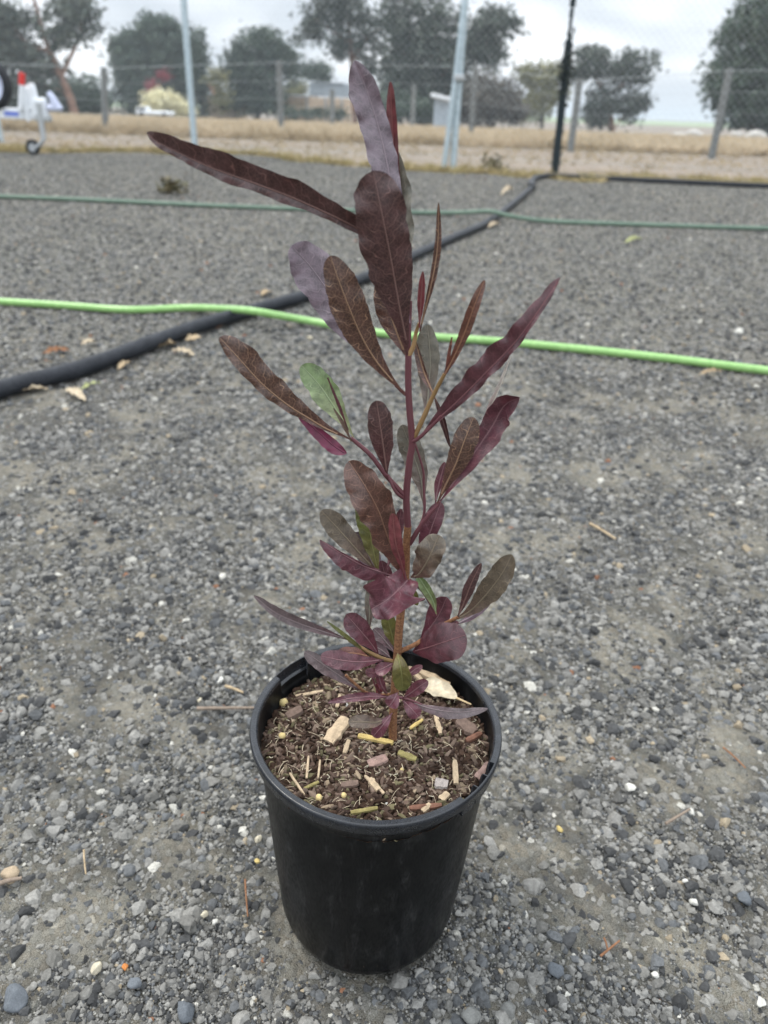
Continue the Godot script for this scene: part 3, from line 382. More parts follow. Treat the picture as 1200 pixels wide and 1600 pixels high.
func box(st: SurfaceTool, c: Vector3, s: Vector3, b := Basis.IDENTITY, bev := 0.12) -> void:
	# a chamfered box
	var h := s * 0.5
	var e := minf(s.x, minf(s.y, s.z)) * bev
	for ax in 3:
		for sg in [-1.0, 1.0]:
			var u := (ax + 1) % 3
			var w := (ax + 2) % 3
			var q := []
			for cc in [[-1, -1], [1, -1], [1, 1], [-1, 1]]:
				var pp := Vector3.ZERO
				pp[ax] = sg * h[ax]
				pp[u] = cc[0] * (h[u] - e)
				pp[w] = cc[1] * (h[w] - e)
				q.append(pp)
			if sg > 0: q.reverse()
			quad(st, q, c, b)
	for ax in 3:
		var u := (ax + 1) % 3
		var w := (ax + 2) % 3
		for su in [-1.0, 1.0]:
			for sw in [-1.0, 1.0]:
				var q := []
				for k in [[-1, 0], [1, 0], [1, 1], [-1, 1]]:
					var pp := Vector3.ZERO
					pp[ax] = k[0] * (h[ax] - e)
					pp[u] = su * (h[u] - (e if k[1] == 1 else 0.0))
					pp[w] = sw * (h[w] - (0.0 if k[1] == 1 else e))
					q.append(pp)
				if su * sw < 0: q.reverse()
				quad(st, q, c, b)
	for sx in [-1.0, 1.0]:
		for sy in [-1.0, 1.0]:
			for sz in [-1.0, 1.0]:
				var t := [Vector3(sx * h.x, sy * (h.y - e), sz * (h.z - e)), Vector3(sx * (h.x - e), sy * h.y, sz * (h.z - e)), Vector3(sx * (h.x - e), sy * (h.y - e), sz * h.z)]
				if sx * sy * sz > 0: t.reverse()
				var nn := Vector3(sx, sy, sz).normalized()
				for v in t:
					st.set_normal(b * nn); st.add_vertex(c + b * v)

func quad(st: SurfaceTool, q: Array, c: Vector3, b: Basis) -> void:
	var nn: Vector3 = (q[2] - q[0]).cross(q[1] - q[0]).normalized()
	for k in [0, 1, 2, 0, 2, 3]:
		st.set_normal(b * nn)
		st.add_vertex(c + b * q[k])

func lathe(st: SurfaceTool, prof: Array, seg: int, c := Vector3.ZERO, b := Basis.IDENTITY) -> void:
	for i in prof.size() - 1:
		var p0: Vector2 = prof[i]
		var p1: Vector2 = prof[i + 1]
		if p0.distance_to(p1) < 1e-7: continue
		var d := (p1 - p0).normalized()
		var nr := Vector2(d.y, -d.x)
		for j in seg:
			var a0 := TAU * j / seg
			var a1 := TAU * (j + 1) / seg
			var vs := [[p0, a0], [p0, a1], [p1, a1], [p1, a0]]
			for k in [0, 1, 2, 0, 2, 3]:
				var an: float = vs[k][1]
				var pp: Vector2 = vs[k][0]
				st.set_normal(b * Vector3(cos(an) * nr.x, nr.y, sin(an) * nr.x))
				st.add_vertex(c + b * Vector3(cos(an) * pp.x, pp.y, sin(an) * pp.x))

func ico(detail: int) -> Array:
	var s := SphereMesh.new()
	s.radius = 1.0
	s.height = 2.0
	s.radial_segments = detail
	s.rings = maxi(detail / 2, 3)
	return s.get_mesh_arrays()

func stone(sd: int, detail: int, cuts: int, squash: Vector3) -> ArrayMesh:
	# a pebble: a sphere cut by planes and roughened
	var r := RandomNumberGenerator.new()
	r.seed = sd
	var nz := FastNoiseLite.new()
	nz.seed = sd
	nz.frequency = 0.9
	var ar := ico(detail)
	var v: PackedVector3Array = ar[Mesh.ARRAY_VERTEX]
	var pl := []
	for k in cuts:
		pl.append([Vector3(r.randfn(), r.randfn(), r.randfn()).normalized(), r.randf_range(0.4, 0.8)])
	for i in v.size():
		var q := v[i]
		for k in pl:
			var d: float = q.dot(k[0])
			if d > k[1]: q -= k[0] * (d - k[1]) * 0.92
		q *= 1.0 + 0.16 * nz.get_noise_3dv(q * 2.0) + 0.08 * nz.get_noise_3dv(q * 5.0 + Vector3(7, 1, 3))
		v[i] = q * squash
	var st := tool()
	var idx: PackedInt32Array = ar[Mesh.ARRAY_INDEX]
	if detail > 11:
		for i in v.size(): st.add_vertex(v[i])
		for i in idx: st.add_index(i)
	else:
		for i in idx:
			st.set_smooth_group(-1)
			st.add_vertex(v[i])
	st.generate_normals()
	return st.commit()

func noise(freq: float, sd: int, type := FastNoiseLite.TYPE_SIMPLEX_SMOOTH, oct := 3) -> FastNoiseLite:
	var n := FastNoiseLite.new()
	n.seed = sd
	n.frequency = freq
	n.noise_type = type
	n.fractal_octaves = oct
	if oct <= 1: n.fractal_type = FastNoiseLite.FRACTAL_NONE
	return n

func lin(r: float, g: float, b: float) -> Color:
	return Color(r, g, b).linear_to_srgb()

func plainmat(c: Color, rough := 0.8, spec := 0.4, metal := 0.0) -> StandardMaterial3D:
	var m := StandardMaterial3D.new()
	m.albedo_color = c
	m.roughness = rough
	m.metallic = metal
	m.metallic_specular = spec
	return m

func grain(size: int, freq: float, lo: Color, hi: Color, sd: int, fine := 0.5, power := 1.0) -> ImageTexture:
	# seamless grain between two sRGB colours: one coarse and one fine noise layer
	var n1 := noise(freq, sd, FastNoiseLite.TYPE_SIMPLEX_SMOOTH, 4).get_seamless_image(size, size)
	var n2 := noise(freq * 7.0, sd + 1, FastNoiseLite.TYPE_SIMPLEX, 2).get_seamless_image(size, size)
	var d1 := n1.get_data()
	var d2 := n2.get_data()
	var out := PackedByteArray()
	out.resize(size * size * 3)
	for i in size * size:
		var t := pow(clampf((d1[i] * (1.0 - fine) + d2[i] * fine) / 255.0, 0, 1), power)
		t = clampf((t - 0.25) * 2.0, 0, 1)
		out[i * 3] = int(255 * lerpf(lo.r, hi.r, t))
		out[i * 3 + 1] = int(255 * lerpf(lo.g, hi.g, t))
		out[i * 3 + 2] = int(255 * lerpf(lo.b, hi.b, t))
	return ImageTexture.create_from_image(Image.create_from_data(size, size, false, Image.FORMAT_RGB8, out))

func grainmat(lo: Color, hi: Color, tile: float, freq: float, sd: int, rough := 0.9, world := true, fine := 0.5, size := 256) -> StandardMaterial3D:
	var m := plainmat(Color.WHITE, rough, 0.3)
	m.albedo_texture = grain(size, freq, lo, hi, sd, fine)
	m.uv1_triplanar = true
	m.uv1_world_triplanar = world
	m.uv1_scale = Vector3.ONE / tile
	return m

func overcast() -> ImageTexture:
	var w := 1024
	var h := 512
	var im := Image.create(w, h, false, Image.FORMAT_RGBF)
	var n1 := noise(2.4, 11, FastNoiseLite.TYPE_SIMPLEX_SMOOTH, 5)
	var n2 := noise(6.5, 12, FastNoiseLite.TYPE_SIMPLEX_SMOOTH, 4)
	for y in h:
		var el := PI * (0.5 - (y + 0.5) / h)
		for x in w:
			var az := TAU * (x + 0.5) / w
			var d := Vector3(cos(el) * sin(az), sin(el), cos(el) * cos(az))
			var q := Vector3(d.x, d.y * 4.0, d.z)
			var c := n1.get_noise_3dv(q) * 0.75 + n2.get_noise_3dv(q) * 0.35
			var up := clampf(d.y, 0, 1)
			var l := 0.675 + 1.35 * pow(up, 0.85) + c * 0.62
			var t := clampf(0.5 + c * 1.2, 0, 1)
			im.set_pixel(x, y, Color(l * lerpf(0.83, 0.97, t), l * lerpf(0.92, 1.0, t), l * lerpf(1.02, 1.03, t)))
	return ImageTexture.create_from_image(im)

# ------------------------------------------------------------------ materials
func make_materials() -> void:
	mats.stalk = plainmat(lin(0.105, 0.036, 0.043), 0.5)
	mats.shoot = plainmat(lin(0.20, 0.12, 0.05), 0.5)
	mats.bark = grainmat(Color(0.24, 0.14, 0.11), Color(0.66, 0.49, 0.35), 0.009, 0.02, 5, 0.85, false, 0.7)
	mats.straw = plainmat(lin(0.50, 0.38, 0.22), 0.8)
	mats.galvanised = grainmat(Color(0.62, 0.68, 0.71), Color(0.78, 0.83, 0.85), 0.3, 0.02, 15, 0.45)
	mats.galvanised.metallic = 0.35
	mats.wire = plainmat(lin(0.46, 0.50, 0.52), 0.45, 0.5, 0.3)
	mats.darkwire = plainmat(lin(0.16, 0.17, 0.17), 0.6)
	mats.postwood = grainmat(Color(0.36, 0.37, 0.37), Color(0.54, 0.55, 0.55), 0.3, 0.03, 17, 0.95)
	mats.darkpost = grainmat(Color(0.10, 0.13, 0.15), Color(0.22, 0.26, 0.28), 0.2, 0.03, 18, 0.8)
	mats.trunk = grainmat(Color(0.40, 0.31, 0.27), Color(0.66, 0.53, 0.46), 1.2, 0.015, 19, 0.95)
	mats.darktrunk = grainmat(Color(0.20, 0.18, 0.17), Color(0.36, 0.33, 0.31), 1.2, 0.015, 20, 0.95)
	mats.whitepaint = grainmat(Color(0.82, 0.84, 0.86), Color(0.93, 0.94, 0.95), 0.5, 0.02, 21, 0.4)
	mats.rubber = plainmat(lin(0.018, 0.02, 0.024), 0.75)
	mats.redplastic = plainmat(lin(0.62, 0.05, 0.045), 0.4)
	mats.blueprint = plainmat(lin(0.16, 0.22, 0.62), 0.4)
	mats.palesteel = plainmat(lin(0.58, 0.62, 0.78), 0.4)
	mats.zinc = plainmat(lin(0.42, 0.44, 0.45), 0.5, 0.5, 0.3)
	mats.housewall = grainmat(Color(0.68, 0.61, 0.52), Color(0.80, 0.73, 0.63), 2.0, 0.02, 22)
	mats.shedwall = grainmat(Color(0.74, 0.66, 0.57), Color(0.84, 0.76, 0.67), 2.0, 0.02, 23)
	mats.roofgrey = grainmat(Color(0.56, 0.60, 0.64), Color(0.68, 0.72, 0.75), 2.0, 0.02, 24, 0.6)
	mats.roofred = grainmat(Color(0.55, 0.38, 0.33), Color(0.68, 0.50, 0.44), 1.0, 0.02, 25)
	mats.windowglass = plainmat(lin(0.03, 0.035, 0.04), 0.1, 0.6)
	mats.cream = grainmat(Color(0.85, 0.82, 0.66), Color(0.95, 0.92, 0.78), 1.0, 0.02, 26)
	mats.palestone = grainmat(Color(0.60, 0.59, 0.57), Color(0.80, 0.79, 0.77), 0.6, 0.02, 27)
	# plastics of the pot, pipe and hoses
	var pm := plainmat(Color.WHITE, 0.42, 0.5)
	pm.albedo_texture = grain(512, 0.01, Color(0.02, 0.024, 0.032), Color(0.20, 0.20, 0.20), 31, 0.3, 2.0)
	pm.uv1_triplanar = true
	pm.uv1_scale = Vector3(16, 4.0, 16)
	pm.roughness_texture = grain(256, 0.02, Color(0.55, 0.55, 0.55), Color(1, 1, 1), 33, 0.5)
	pm.roughness = 0.5
	pm.metallic_specular = 0.3
	mats.potplastic = pm
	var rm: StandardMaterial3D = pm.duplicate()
	rm.albedo_texture = grain(256, 0.02, Color(0.06, 0.07, 0.085), Color(0.14, 0.15, 0.175), 36, 0.5)  # lighter and bluer than the wall: sky sheen partly put into the rim colour
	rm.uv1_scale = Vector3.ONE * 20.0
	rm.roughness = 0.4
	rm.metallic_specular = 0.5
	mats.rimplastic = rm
	mats.pipe = grainmat(Color(0.10, 0.11, 0.13), Color(0.21, 0.22, 0.24), 0.25, 0.02, 35, 0.5)
	var hm := grainmat(lin(0.19, 0.37, 0.11), lin(0.31, 0.52, 0.19), 0.12, 0.02, 37, 0.32, true, 0.5)
	hm.clearcoat_enabled = true
	hm.clearcoat = 0.6
	hm.clearcoat_roughness = 0.25
	mats.hose = hm
	mats.hosepale = grainmat(lin(0.10, 0.15, 0.115), lin(0.16, 0.22, 0.17), 0.3, 0.02, 38, 0.45, true, 0.5)
	# stones
	var sm := plainmat(Color.WHITE, 0.85, 0.3)
	sm.vertex_color_use_as_albedo = true
	sm.albedo_texture = grain(512, 0.02, Color(0.66, 0.66, 0.66), Color(1, 1, 1), 41, 0.6)
	sm.uv1_triplanar = true
	sm.uv1_world_triplanar = true
	sm.uv1_scale = Vector3.ONE / 0.03
	mats.stones = sm
	var gm := plainmat(Color.WHITE, 0.95, 0.2)
	gm.vertex_color_use_as_albedo = true
	gm.backlight_enabled = true
	gm.backlight = Color(0.3, 0.3, 0.3)
	mats.grass = gm
	var fm := plainmat(Color.WHITE, 0.7, 0.3)
	fm.vertex_color_use_as_albedo = true
	fm.backlight_enabled = true
	fm.backlight = Color(0.35, 0.35, 0.35)
	fm.cull_mode = BaseMaterial3D.CULL_DISABLED
	mats.foliage = fm
	var bits := plainmat(Color.WHITE, 0.9, 0.25)
	bits.vertex_color_use_as_albedo = true
	mats.bits = bits

# one vein map shared by all leaves: 24 mm x 120 mm at 8 px per mm
var vein_map: PackedFloat32Array
const VW := 192
const VH := 960

func make_veins() -> void:
	vein_map = PackedFloat32Array()
	vein_map.resize(VW * VH)
	var cell := FastNoiseLite.new()
	cell.noise_type = FastNoiseLite.TYPE_CELLULAR
	cell.fractal_type = FastNoiseLite.FRACTAL_NONE
	cell.cellular_return_type = FastNoiseLite.RETURN_DISTANCE2_SUB
	cell.cellular_distance_function = FastNoiseLite.DISTANCE_EUCLIDEAN
	cell.frequency = 1.0 / 12.0
	cell.seed = 3
	var wob := noise(0.015, 8, FastNoiseLite.TYPE_SIMPLEX_SMOOTH, 2)
	for y in VH:
		for x in VW:
			var mx := absf(x - VW * 0.5) / 8.0
			var side := 0.0 if x < VW / 2 else 2.6
			var my := (VH - y) / 8.0
			var w := wob.get_noise_2d(x, y)
			var sec := (my - mx * 0.85 - 0.02 * mx * mx + w * 3.2 + side) / 5.4
			var ds := absf(sec - roundf(sec)) * 5.4
			var v := clampf(1.15 - ds / 0.19, 0, 1) * (0.85 + 0.4 * w)
			var c := cell.get_noise_2d(x + w * 6.0, y) + 1.0
			v = maxf(v, clampf(1.1 - c / 0.14, 0, 1) * 0.34)
			vein_map[y * VW + x] = v

func leafmat(kind: String) -> StandardMaterial3D:
	if mats.has("leaf_" + kind): return mats["leaf_" + kind]
	if vein_map.is_empty(): make_veins()
	# blade and vein base colours (linear), how strong the veins show, sheen of bloom
	var table := {
		"dark": [Color(0.050, 0.025, 0.025), Color(0.20, 0.115, 0.10), 0.9],
		"brown": [Color(0.058, 0.031, 0.024), Color(0.30, 0.185, 0.115), 1.0],
		"umber": [Color(0.072, 0.035, 0.027), Color(0.25, 0.14, 0.095), 0.9],
		"rust": [Color(0.088, 0.036, 0.025), Color(0.27, 0.14, 0.085), 0.9],
		"mauve": [Color(0.120, 0.093, 0.112), Color(0.25, 0.20, 0.22), 0.75],
		"grey": [Color(0.120, 0.115, 0.092), Color(0.25, 0.23, 0.18), 0.7],
		"plum": [Color(0.088, 0.032, 0.042), Color(0.23, 0.125, 0.135), 0.7],
		"wine": [Color(0.062, 0.021, 0.027), Color(0.18, 0.08, 0.085), 0.6],
		"red": [Color(0.130, 0.034, 0.038), Color(0.22, 0.09, 0.085), 0.5],
		"magenta": [Color(0.105, 0.016, 0.045), Color(0.15, 0.04, 0.07), 0.5],
		"green": [Color(0.135, 0.185, 0.085), Color(0.26, 0.31, 0.18), 0.7],
		"moss": [Color(0.090, 0.095, 0.028), Color(0.19, 0.18, 0.07), 0.8],
		"olive": [Color(0.078, 0.062, 0.043), Color(0.21, 0.165, 0.115), 0.8],
		"dusk": [Color(0.085, 0.064, 0.066), Color(0.20, 0.155, 0.155), 0.75],
		"pale": [Color(0.26, 0.235, 0.21), Color(0.36, 0.33, 0.29), 0.6],
		"dryleaf": [Color(0.38, 0.32, 0.22), Color(0.46, 0.39, 0.27), 0.5],
	}
	var t: Array = table[kind]
	var blot := noise(0.02, kind.hash() % 1000, FastNoiseLite.TYPE_SIMPLEX_SMOOTH, 4)
	var bytes := PackedByteArray()
	bytes.resize(VW * VH * 3)
	for y in VH:
		for x in VW:
			var i := y * VW + x
			var v: float = vein_map[i] * t[2]
			var b := 1.0 + 0.55 * blot.get_noise_2d(x, y)
			var toward := clampf((y / float(VH) - 0.72) * 4.0, 0, 1) * (0.0 if kind == "dryleaf" else 1.0)
			var c: Color = (t[0] * b * Color(1.0 + 0.25 * toward, 1.0 - 0.12 * toward, 1.0)).lerp(t[1], v)
			c = c.linear_to_srgb()
			bytes[i * 3] = int(clampf(c.r * 255.0, 0, 255))
			bytes[i * 3 + 1] = int(clampf(c.g * 255.0, 0, 255))
			bytes[i * 3 + 2] = int(clampf(c.b * 255.0, 0, 255))
	var m := plainmat(Color.WHITE, 0.36, 0.5)
	m.albedo_texture = ImageTexture.create_from_image(Image.create_from_data(VW, VH, false, Image.FORMAT_RGB8, bytes))
	m.cull_mode = BaseMaterial3D.CULL_DISABLED
	m.backlight_enabled = true
	m.backlight = Color(0.3, 0.4, 0.15) if kind in ["green", "moss"] else Color(0.3, 0.27, 0.2) if kind == "dryleaf" else Color(0.36, 0.22, 0.2)
	if not mats.has("vein_height"):
		var hb := PackedByteArray()
		hb.resize(VW * VH)
		for i in VW * VH: hb[i] = int(128 + vein_map[i] * 110.0)
		mats.vein_height = ImageTexture.create_from_image(Image.create_from_data(VW, VH, false, Image.FORMAT_L8, hb))
	m.heightmap_enabled = true
	m.heightmap_texture = mats.vein_height
	m.heightmap_scale = 0.016
	mats["leaf_" + kind] = m
	var rib := plainmat((t[0].lerp(t[1], 0.72)).linear_to_srgb(), 0.5)
	mats["rib_" + kind] = rib
	return m

# ------------------------------------------------------------------ leaves
func leaf_blade(pts: Array, facing: Vector3, wa: float, wb: float, shape: Vector3, fold: float, wave: float, at: Vector3) -> Array:
	# pts run from base to tip in millimetres; wa and wb are the half widths left and right of the midrib
	leaf_count += 1
	var ph := leaf_count * 1.37
	var path := smooth(pts, 9 if pts.size() > 3 else 14)
	var n := path.size()
	var cum := PackedFloat32Array()
	cum.resize(n)
	for i in range(1, n): cum[i] = cum[i - 1] + path[i].distance_to(path[i - 1])
	var total := cum[n - 1]
	var half := 7
	var cols := half * 2 + 1
	var V := PackedVector3Array()
	var UV := PackedVector2Array()
	var rib := PackedVector3Array()
	var fo := deg_to_rad(fold * 1.5)
	var curl := 0.22 * sin(leaf_count * 2.4)
	var edge := noise(0.16, leaf_count, FastNoiseLite.TYPE_SIMPLEX_SMOOTH, 2)
	var edge2 := noise(0.055, leaf_count + 50, FastNoiseLite.TYPE_SIMPLEX_SMOOTH, 2)
	# resample so that the tip is finely divided
	var rows := 40
	for r in rows + 1:
		var s := float(r) / rows
		s = 1.0 - pow(1.0 - s, 1.35)
		var q := s * total
		var k := 0
		while k < n - 2 and cum[k + 1] < q: k += 1
		var f := (q - cum[k]) / maxf(cum[k + 1] - cum[k], 1e-6)
		var c := path[k].lerp(path[k + 1], f)
		var T := (path[mini(k + 2, n - 1)] - path[maxi(k - 1, 0)]).normalized()
		var N := (facing - T * facing.dot(T)).normalized()
		var A := N.cross(T)
		var w := 0.0
		if s < shape.x:
			var u := s / shape.x
			w = 0.04 + 0.96 * pow(sin(u * PI * 0.5), shape.y * 1.35)
		else:
			var u := (s - shape.x) / (1.0 - shape.x)
			w = pow(maxf(1.0 - pow(u, shape.z), 0.0), 0.52)
		if w > 0.15: rib.append((c + N * 0.12 - at * 1000.0) * 0.001)
		for j in cols:
			var x := float(j - half) / half
			var hw := (wa if x < 0 else wb) * w
			hw *= 1.0 + (0.10 * edge.get_noise_2d(q, 40.0 if x < 0 else 0.0)) * minf(1.0, w * 2.0)
			hw *= 1.0 + 0.22 * minf(wave, 1.4) * edge2.get_noise_2d(q, 90.0 if x < 0 else 10.0) * w
			hw = maxf(hw, 0.35)
			var l := absf(x) * hw
			var d := A if x < 0 else -A
			var lift := l * sin(fo) + 1.5 * wave * w * x * x * sin(q * 0.42 + ph + 3.0 * edge2.get_noise_2d(q * 0.5, 200.0) + (1.3 if x < 0 else 0.0)) + 0.25 * wave * w * absf(x) * sin(q * 1.15 + ph * 2.0)
			lift += curl * l * absf(x)
			lift += 0.16 * w * sin((q - l * 0.9) * TAU / 5.4 + ph) * absf(x)
			var P := c + d * l * cos(fo) + N * lift
			V.append((P - at * 1000.0) * 0.001)
			UV.append(Vector2(0.5 + x * hw / 24.0, clampf(1.0 - (q + 4.0) / 120.0, 0.0, 1.0)))
	var idx := PackedInt32Array()
	for r in rows:
		for j in cols - 1:
			var a := r * cols + j
			idx.append_array(PackedInt32Array([a, a + cols, a + 1, a + 1, a + cols, a + cols + 1]))
	var st := tool()
	for i in V.size():
		st.set_uv(UV[i])
		st.add_vertex(V[i])
	for i in idx: st.add_index(i)
	st.generate_normals()
	st.generate_tangents()
	return [st.commit(), rib]

func leaf(kind: String, pts: Array, facing: Vector3, wa: float, wb: float, shape: Vector3, fold: float, wave: float, label := "") -> void:
	var at: Vector3 = pts[0] * 0.001
	var made := leaf_blade(pts, facing, wa, wb, shape, fold, wave, at)
	var o := obj("leaf", made[0], leafmat(kind), plant)
	o.position = at - plant_at
	if label: o.set_meta("label", label)
	var rb: PackedVector3Array = made[1]
	if rb.size() > 3 and wa + wb > 3.0:
		var st := tool()
		tube(st, rb, [0.00042, 0.00034, 0.00024, 0.00012], 6)
		obj("midrib", st.commit(), mats["rib_" + kind], o)

func stalk(called: String, pts: Array, r0: float, r1: float, m: String, label := "") -> void:
	var pp := []
	for q in pts: pp.append(q * 0.001 - plant_at)
	var st := tool()
	tube(st, smooth(pp, 8), [r0 * 0.001, r1 * 0.001], 10, true, 0.04)
	var o := obj(called, st.commit(), mats[m], plant)
	if label: o.set_meta("label", label)

# ------------------------------------------------------------------ ground
func terrain_y(z: float) -> float:
	return -0.0115 * clampf(-z - 14.0, 0.0, 126.0) - 0.008

func yard_edge(x: float) -> float:
	var e := [[-40.0, -7.2], [-5.0, -7.3], [-3.76, -7.5], [-2.4, -8.1], [-1.5, -8.3], [-0.9, -7.6], [-0.3, -7.0], [0.45, -6.8], [1.2, -6.35], [3.1, -6.5], [40.0, -6.8]]
	for i in e.size() - 1:
		if x <= e[i + 1][0]:
			return lerpf(e[i][1], e[i + 1][1], smoothstep(0, 1, (x - e[i][0]) / (e[i + 1][0] - e[i][0]))) + 0.12 * sin(x * 5.1) + 0.06 * sin(x * 13.0 + 1.0)
	return -6.8

func sheet(xs: Array, zs: Array, hy: Callable, tint: Callable) -> ArrayMesh:
	var nx := xs.size()
	var nz := zs.size()
	var V := PackedVector3Array()
	var C := PackedColorArray()
	var I := PackedInt32Array()
	for j in nz:
		for i in nx:
			var x: float = xs[i]
			var z: float = zs[j]
			V.append(Vector3(x, hy.call(x, z), z))
			C.append(tint.call(x, z))
	for j in nz - 1:
		for i in nx - 1:
			var a := j * nx + i
			I.append_array(PackedInt32Array([a, a + nx, a + 1, a + 1, a + nx, a + nx + 1]))
	var ar := []
	ar.resize(Mesh.ARRAY_MAX)
	ar[Mesh.ARRAY_VERTEX] = V
	ar[Mesh.ARRAY_COLOR] = C
	ar[Mesh.ARRAY_INDEX] = I
	var N := PackedVector3Array()
	N.resize(V.size())
	for j in nz:
		for i in nx:
			var xl := V[j * nx + maxi(i - 1, 0)]
			var xr := V[j * nx + mini(i + 1, nx - 1)]
			var zl := V[maxi(j - 1, 0) * nx + i]
			var zr := V[mini(j + 1, nz - 1) * nx + i]
			var n := (zr - zl).cross(xr - xl)
			N[j * nx + i] = (n if n.y > 0 else -n).normalized()
	ar[Mesh.ARRAY_NORMAL] = N
	var m := ArrayMesh.new()
	m.add_surface_from_arrays(Mesh.PRIMITIVE_TRIANGLES, ar)
	return m

func steps(a: float, b: float, n: int, power := 1.0) -> Array:
	var out := []
	for i in n + 1:
		out.append(lerpf(a, b, pow(float(i) / n, power)))
	return out

var patch_noise: FastNoiseLite
var dust_noise: FastNoiseLite
func dusty(x: float, z: float) -> float:
	# 0 stony .. 1 dusty patch of fines
	return clampf(0.42 + 0.85 * patch_noise.get_noise_2d(x, z) + 0.6 * dust_noise.get_noise_2d(x, z), 0, 1)

func build_ground() -> void:
	patch_noise = noise(5.5, 51, FastNoiseLite.TYPE_SIMPLEX_SMOOTH, 3)
	dust_noise = noise(16.0, 52, FastNoiseLite.TYPE_SIMPLEX_SMOOTH, 3)
	var earth := grainmat(Color(0.80, 0.80, 0.80), Color(1, 1, 1), 0.9, 0.012, 53)
	earth.vertex_color_use_as_albedo = true
	var en := noise(0.35, 54)
	var g := obj("ground", sheet([-1400.0, -600.0, -200.0, -60.0] + steps(-30, 30, 60) + [60.0, 200.0, 600.0, 1400.0], [60.0, 10.0, -4.0] + steps(-6, -16, 30) + steps(-20, -140, 30, 1.5) + [-200.0, -400.0, -900.0, -1600.0],
		func(x, z): return terrain_y(z) - 0.004,
		func(x, z): return Color(0.29, 0.24, 0.195).lerp(Color(0.21, 0.175, 0.135), clampf(0.5 + en.get_noise_2d(x * 3.0, z * 6.0), 0, 1))), earth)
	tag(g, "bare pinkish earth beyond the gravel yard", "", "", "structure")
	var f := obj("dry_field", sheet(steps(-90, 90, 90), steps(-12.4, -41, 60, 1.4) , func(x, z): return terrain_y(z) + 0.006 + 0.03 * en.get_noise_2d(x, z * 2.0) * clampf((-z - 12.4) * 0.5, 0, 1), func(x, z): return Color(0.47, 0.39, 0.29).lerp(Color(0.37, 0.30, 0.215), clampf(0.5 + 1.2 * en.get_noise_2d(x * 2.0 + 90, z * 2.0), 0, 1))), earth)
	tag(f, "field of dry pale grass behind the fences", "", "", "structure")
	var cf := obj("crop_field", sheet(steps(-500, 500, 20), steps(-260, -800, 14), func(x, z): return terrain_y(z) + 0.06, func(x, z): return Color(0.30, 0.37, 0.20)), earth)
	tag(cf, "far green crop field seen in the gap between the trees", "", "", "structure")
	# the yard: coarse sheet out to its uneven edge, fine relief round the pot
	var tex := yard_texture(1024, 0.36, 61)
	var near := plainmat(Color.WHITE, 0.95, 0.25)
	near.vertex_color_use_as_albedo = true
	near.albedo_texture = tex[0]
	near.uv1_triplanar = true
	near.uv1_world_triplanar = true
	near.uv1_scale = Vector3.ONE / 0.36
	near.heightmap_enabled = true
	near.heightmap_texture = tex[1]
	near.heightmap_scale = 0.4
	var tex2 := yard_texture(1024, 1.5, 71)
	var farm := plainmat(Color.WHITE, 0.95, 0.25)
	farm.vertex_color_use_as_albedo = true
	farm.albedo_texture = tex2[0]
	farm.uv1_triplanar = true
	farm.uv1_world_triplanar = true
	farm.uv1_scale = Vector3.ONE / 1.5
	farm.heightmap_enabled = true
	farm.heightmap_texture = tex2[1]
	farm.heightmap_scale = 0.5
	var big := noise(0.6, 57)
	var xs := [-40.0, -25.0] + steps(-15, 15, 150) + [25.0, 40.0]
	var zs := steps(0, 1, 60)
	var yard := ArrayMesh.new()
	var sh := sheet(xs, zs, func(x, t): return 0.0, func(x, t): return Color.WHITE)
	var ar := sh.surface_get_arrays(0)
	var V: PackedVector3Array = ar[Mesh.ARRAY_VERTEX]
	var C: PackedColorArray = ar[Mesh.ARRAY_COLOR]
	for i in V.size():
		var t := V[i].z
		var z := lerpf(3.0, yard_edge(V[i].x), t)
		V[i] = Vector3(V[i].x, -0.004 - (0.012 if t > 0.999 else 0.0), z)
		var d := clampf(0.5 + 0.9 * big.get_noise_2d(V[i].x, z), 0, 1)
		C[i] = Color(0.205, 0.206, 0.197).lerp(Color(0.27, 0.26, 0.236), d)
	ar[Mesh.ARRAY_VERTEX] = V
	ar[Mesh.ARRAY_COLOR] = C
	yard.add_surface_from_arrays(Mesh.PRIMITIVE_TRIANGLES, ar)
	var cells := FastNoiseLite.new()
	cells.noise_type = FastNoiseLite.TYPE_CELLULAR
	cells.fractal_type = FastNoiseLite.FRACTAL_NONE
	cells.cellular_return_type = FastNoiseLite.RETURN_DISTANCE
	cells.frequency = 105.0
	var fine := noise(170.0, 58, FastNoiseLite.TYPE_SIMPLEX, 2)
	var soft := noise(9.0, 59)
	var ns := sheet(steps(-1.0, 1.0, 470), steps(0.5, -1.15, 400),
		func(x, z):
			var d := dusty(x, z)
			var fade := smoothstep(1.0, 0.8, absf(x)) * smoothstep(-1.15, -0.8, z) * smoothstep(0.5, 0.4, z)
			return -0.0036 + fade * (0.0016 + 0.0022 * soft.get_noise_2d(x, z) - (0.0036 * (1.0 - d) + 0.0014) * (cells.get_noise_2d(x, z) + 1.0) + 0.0014 * fine.get_noise_2d(x, z)) + fade * 0.0012,
		func(x, z):
			var d := dusty(x, z)
			return Color(0.175, 0.172, 0.162).lerp(Color(0.37, 0.352, 0.312), smoothstep(0.25, 1.0, d) * 0.85))
	yard.add_surface_from_arrays(Mesh.PRIMITIVE_TRIANGLES, ns.surface_get_arrays(0))
	yard.surface_set_material(0, farm)
	yard.surface_set_material(1, near)
	var y := obj("gravel_yard", yard, null)
	tag(y, "grey compacted gravel yard surface", "", "", "structure")

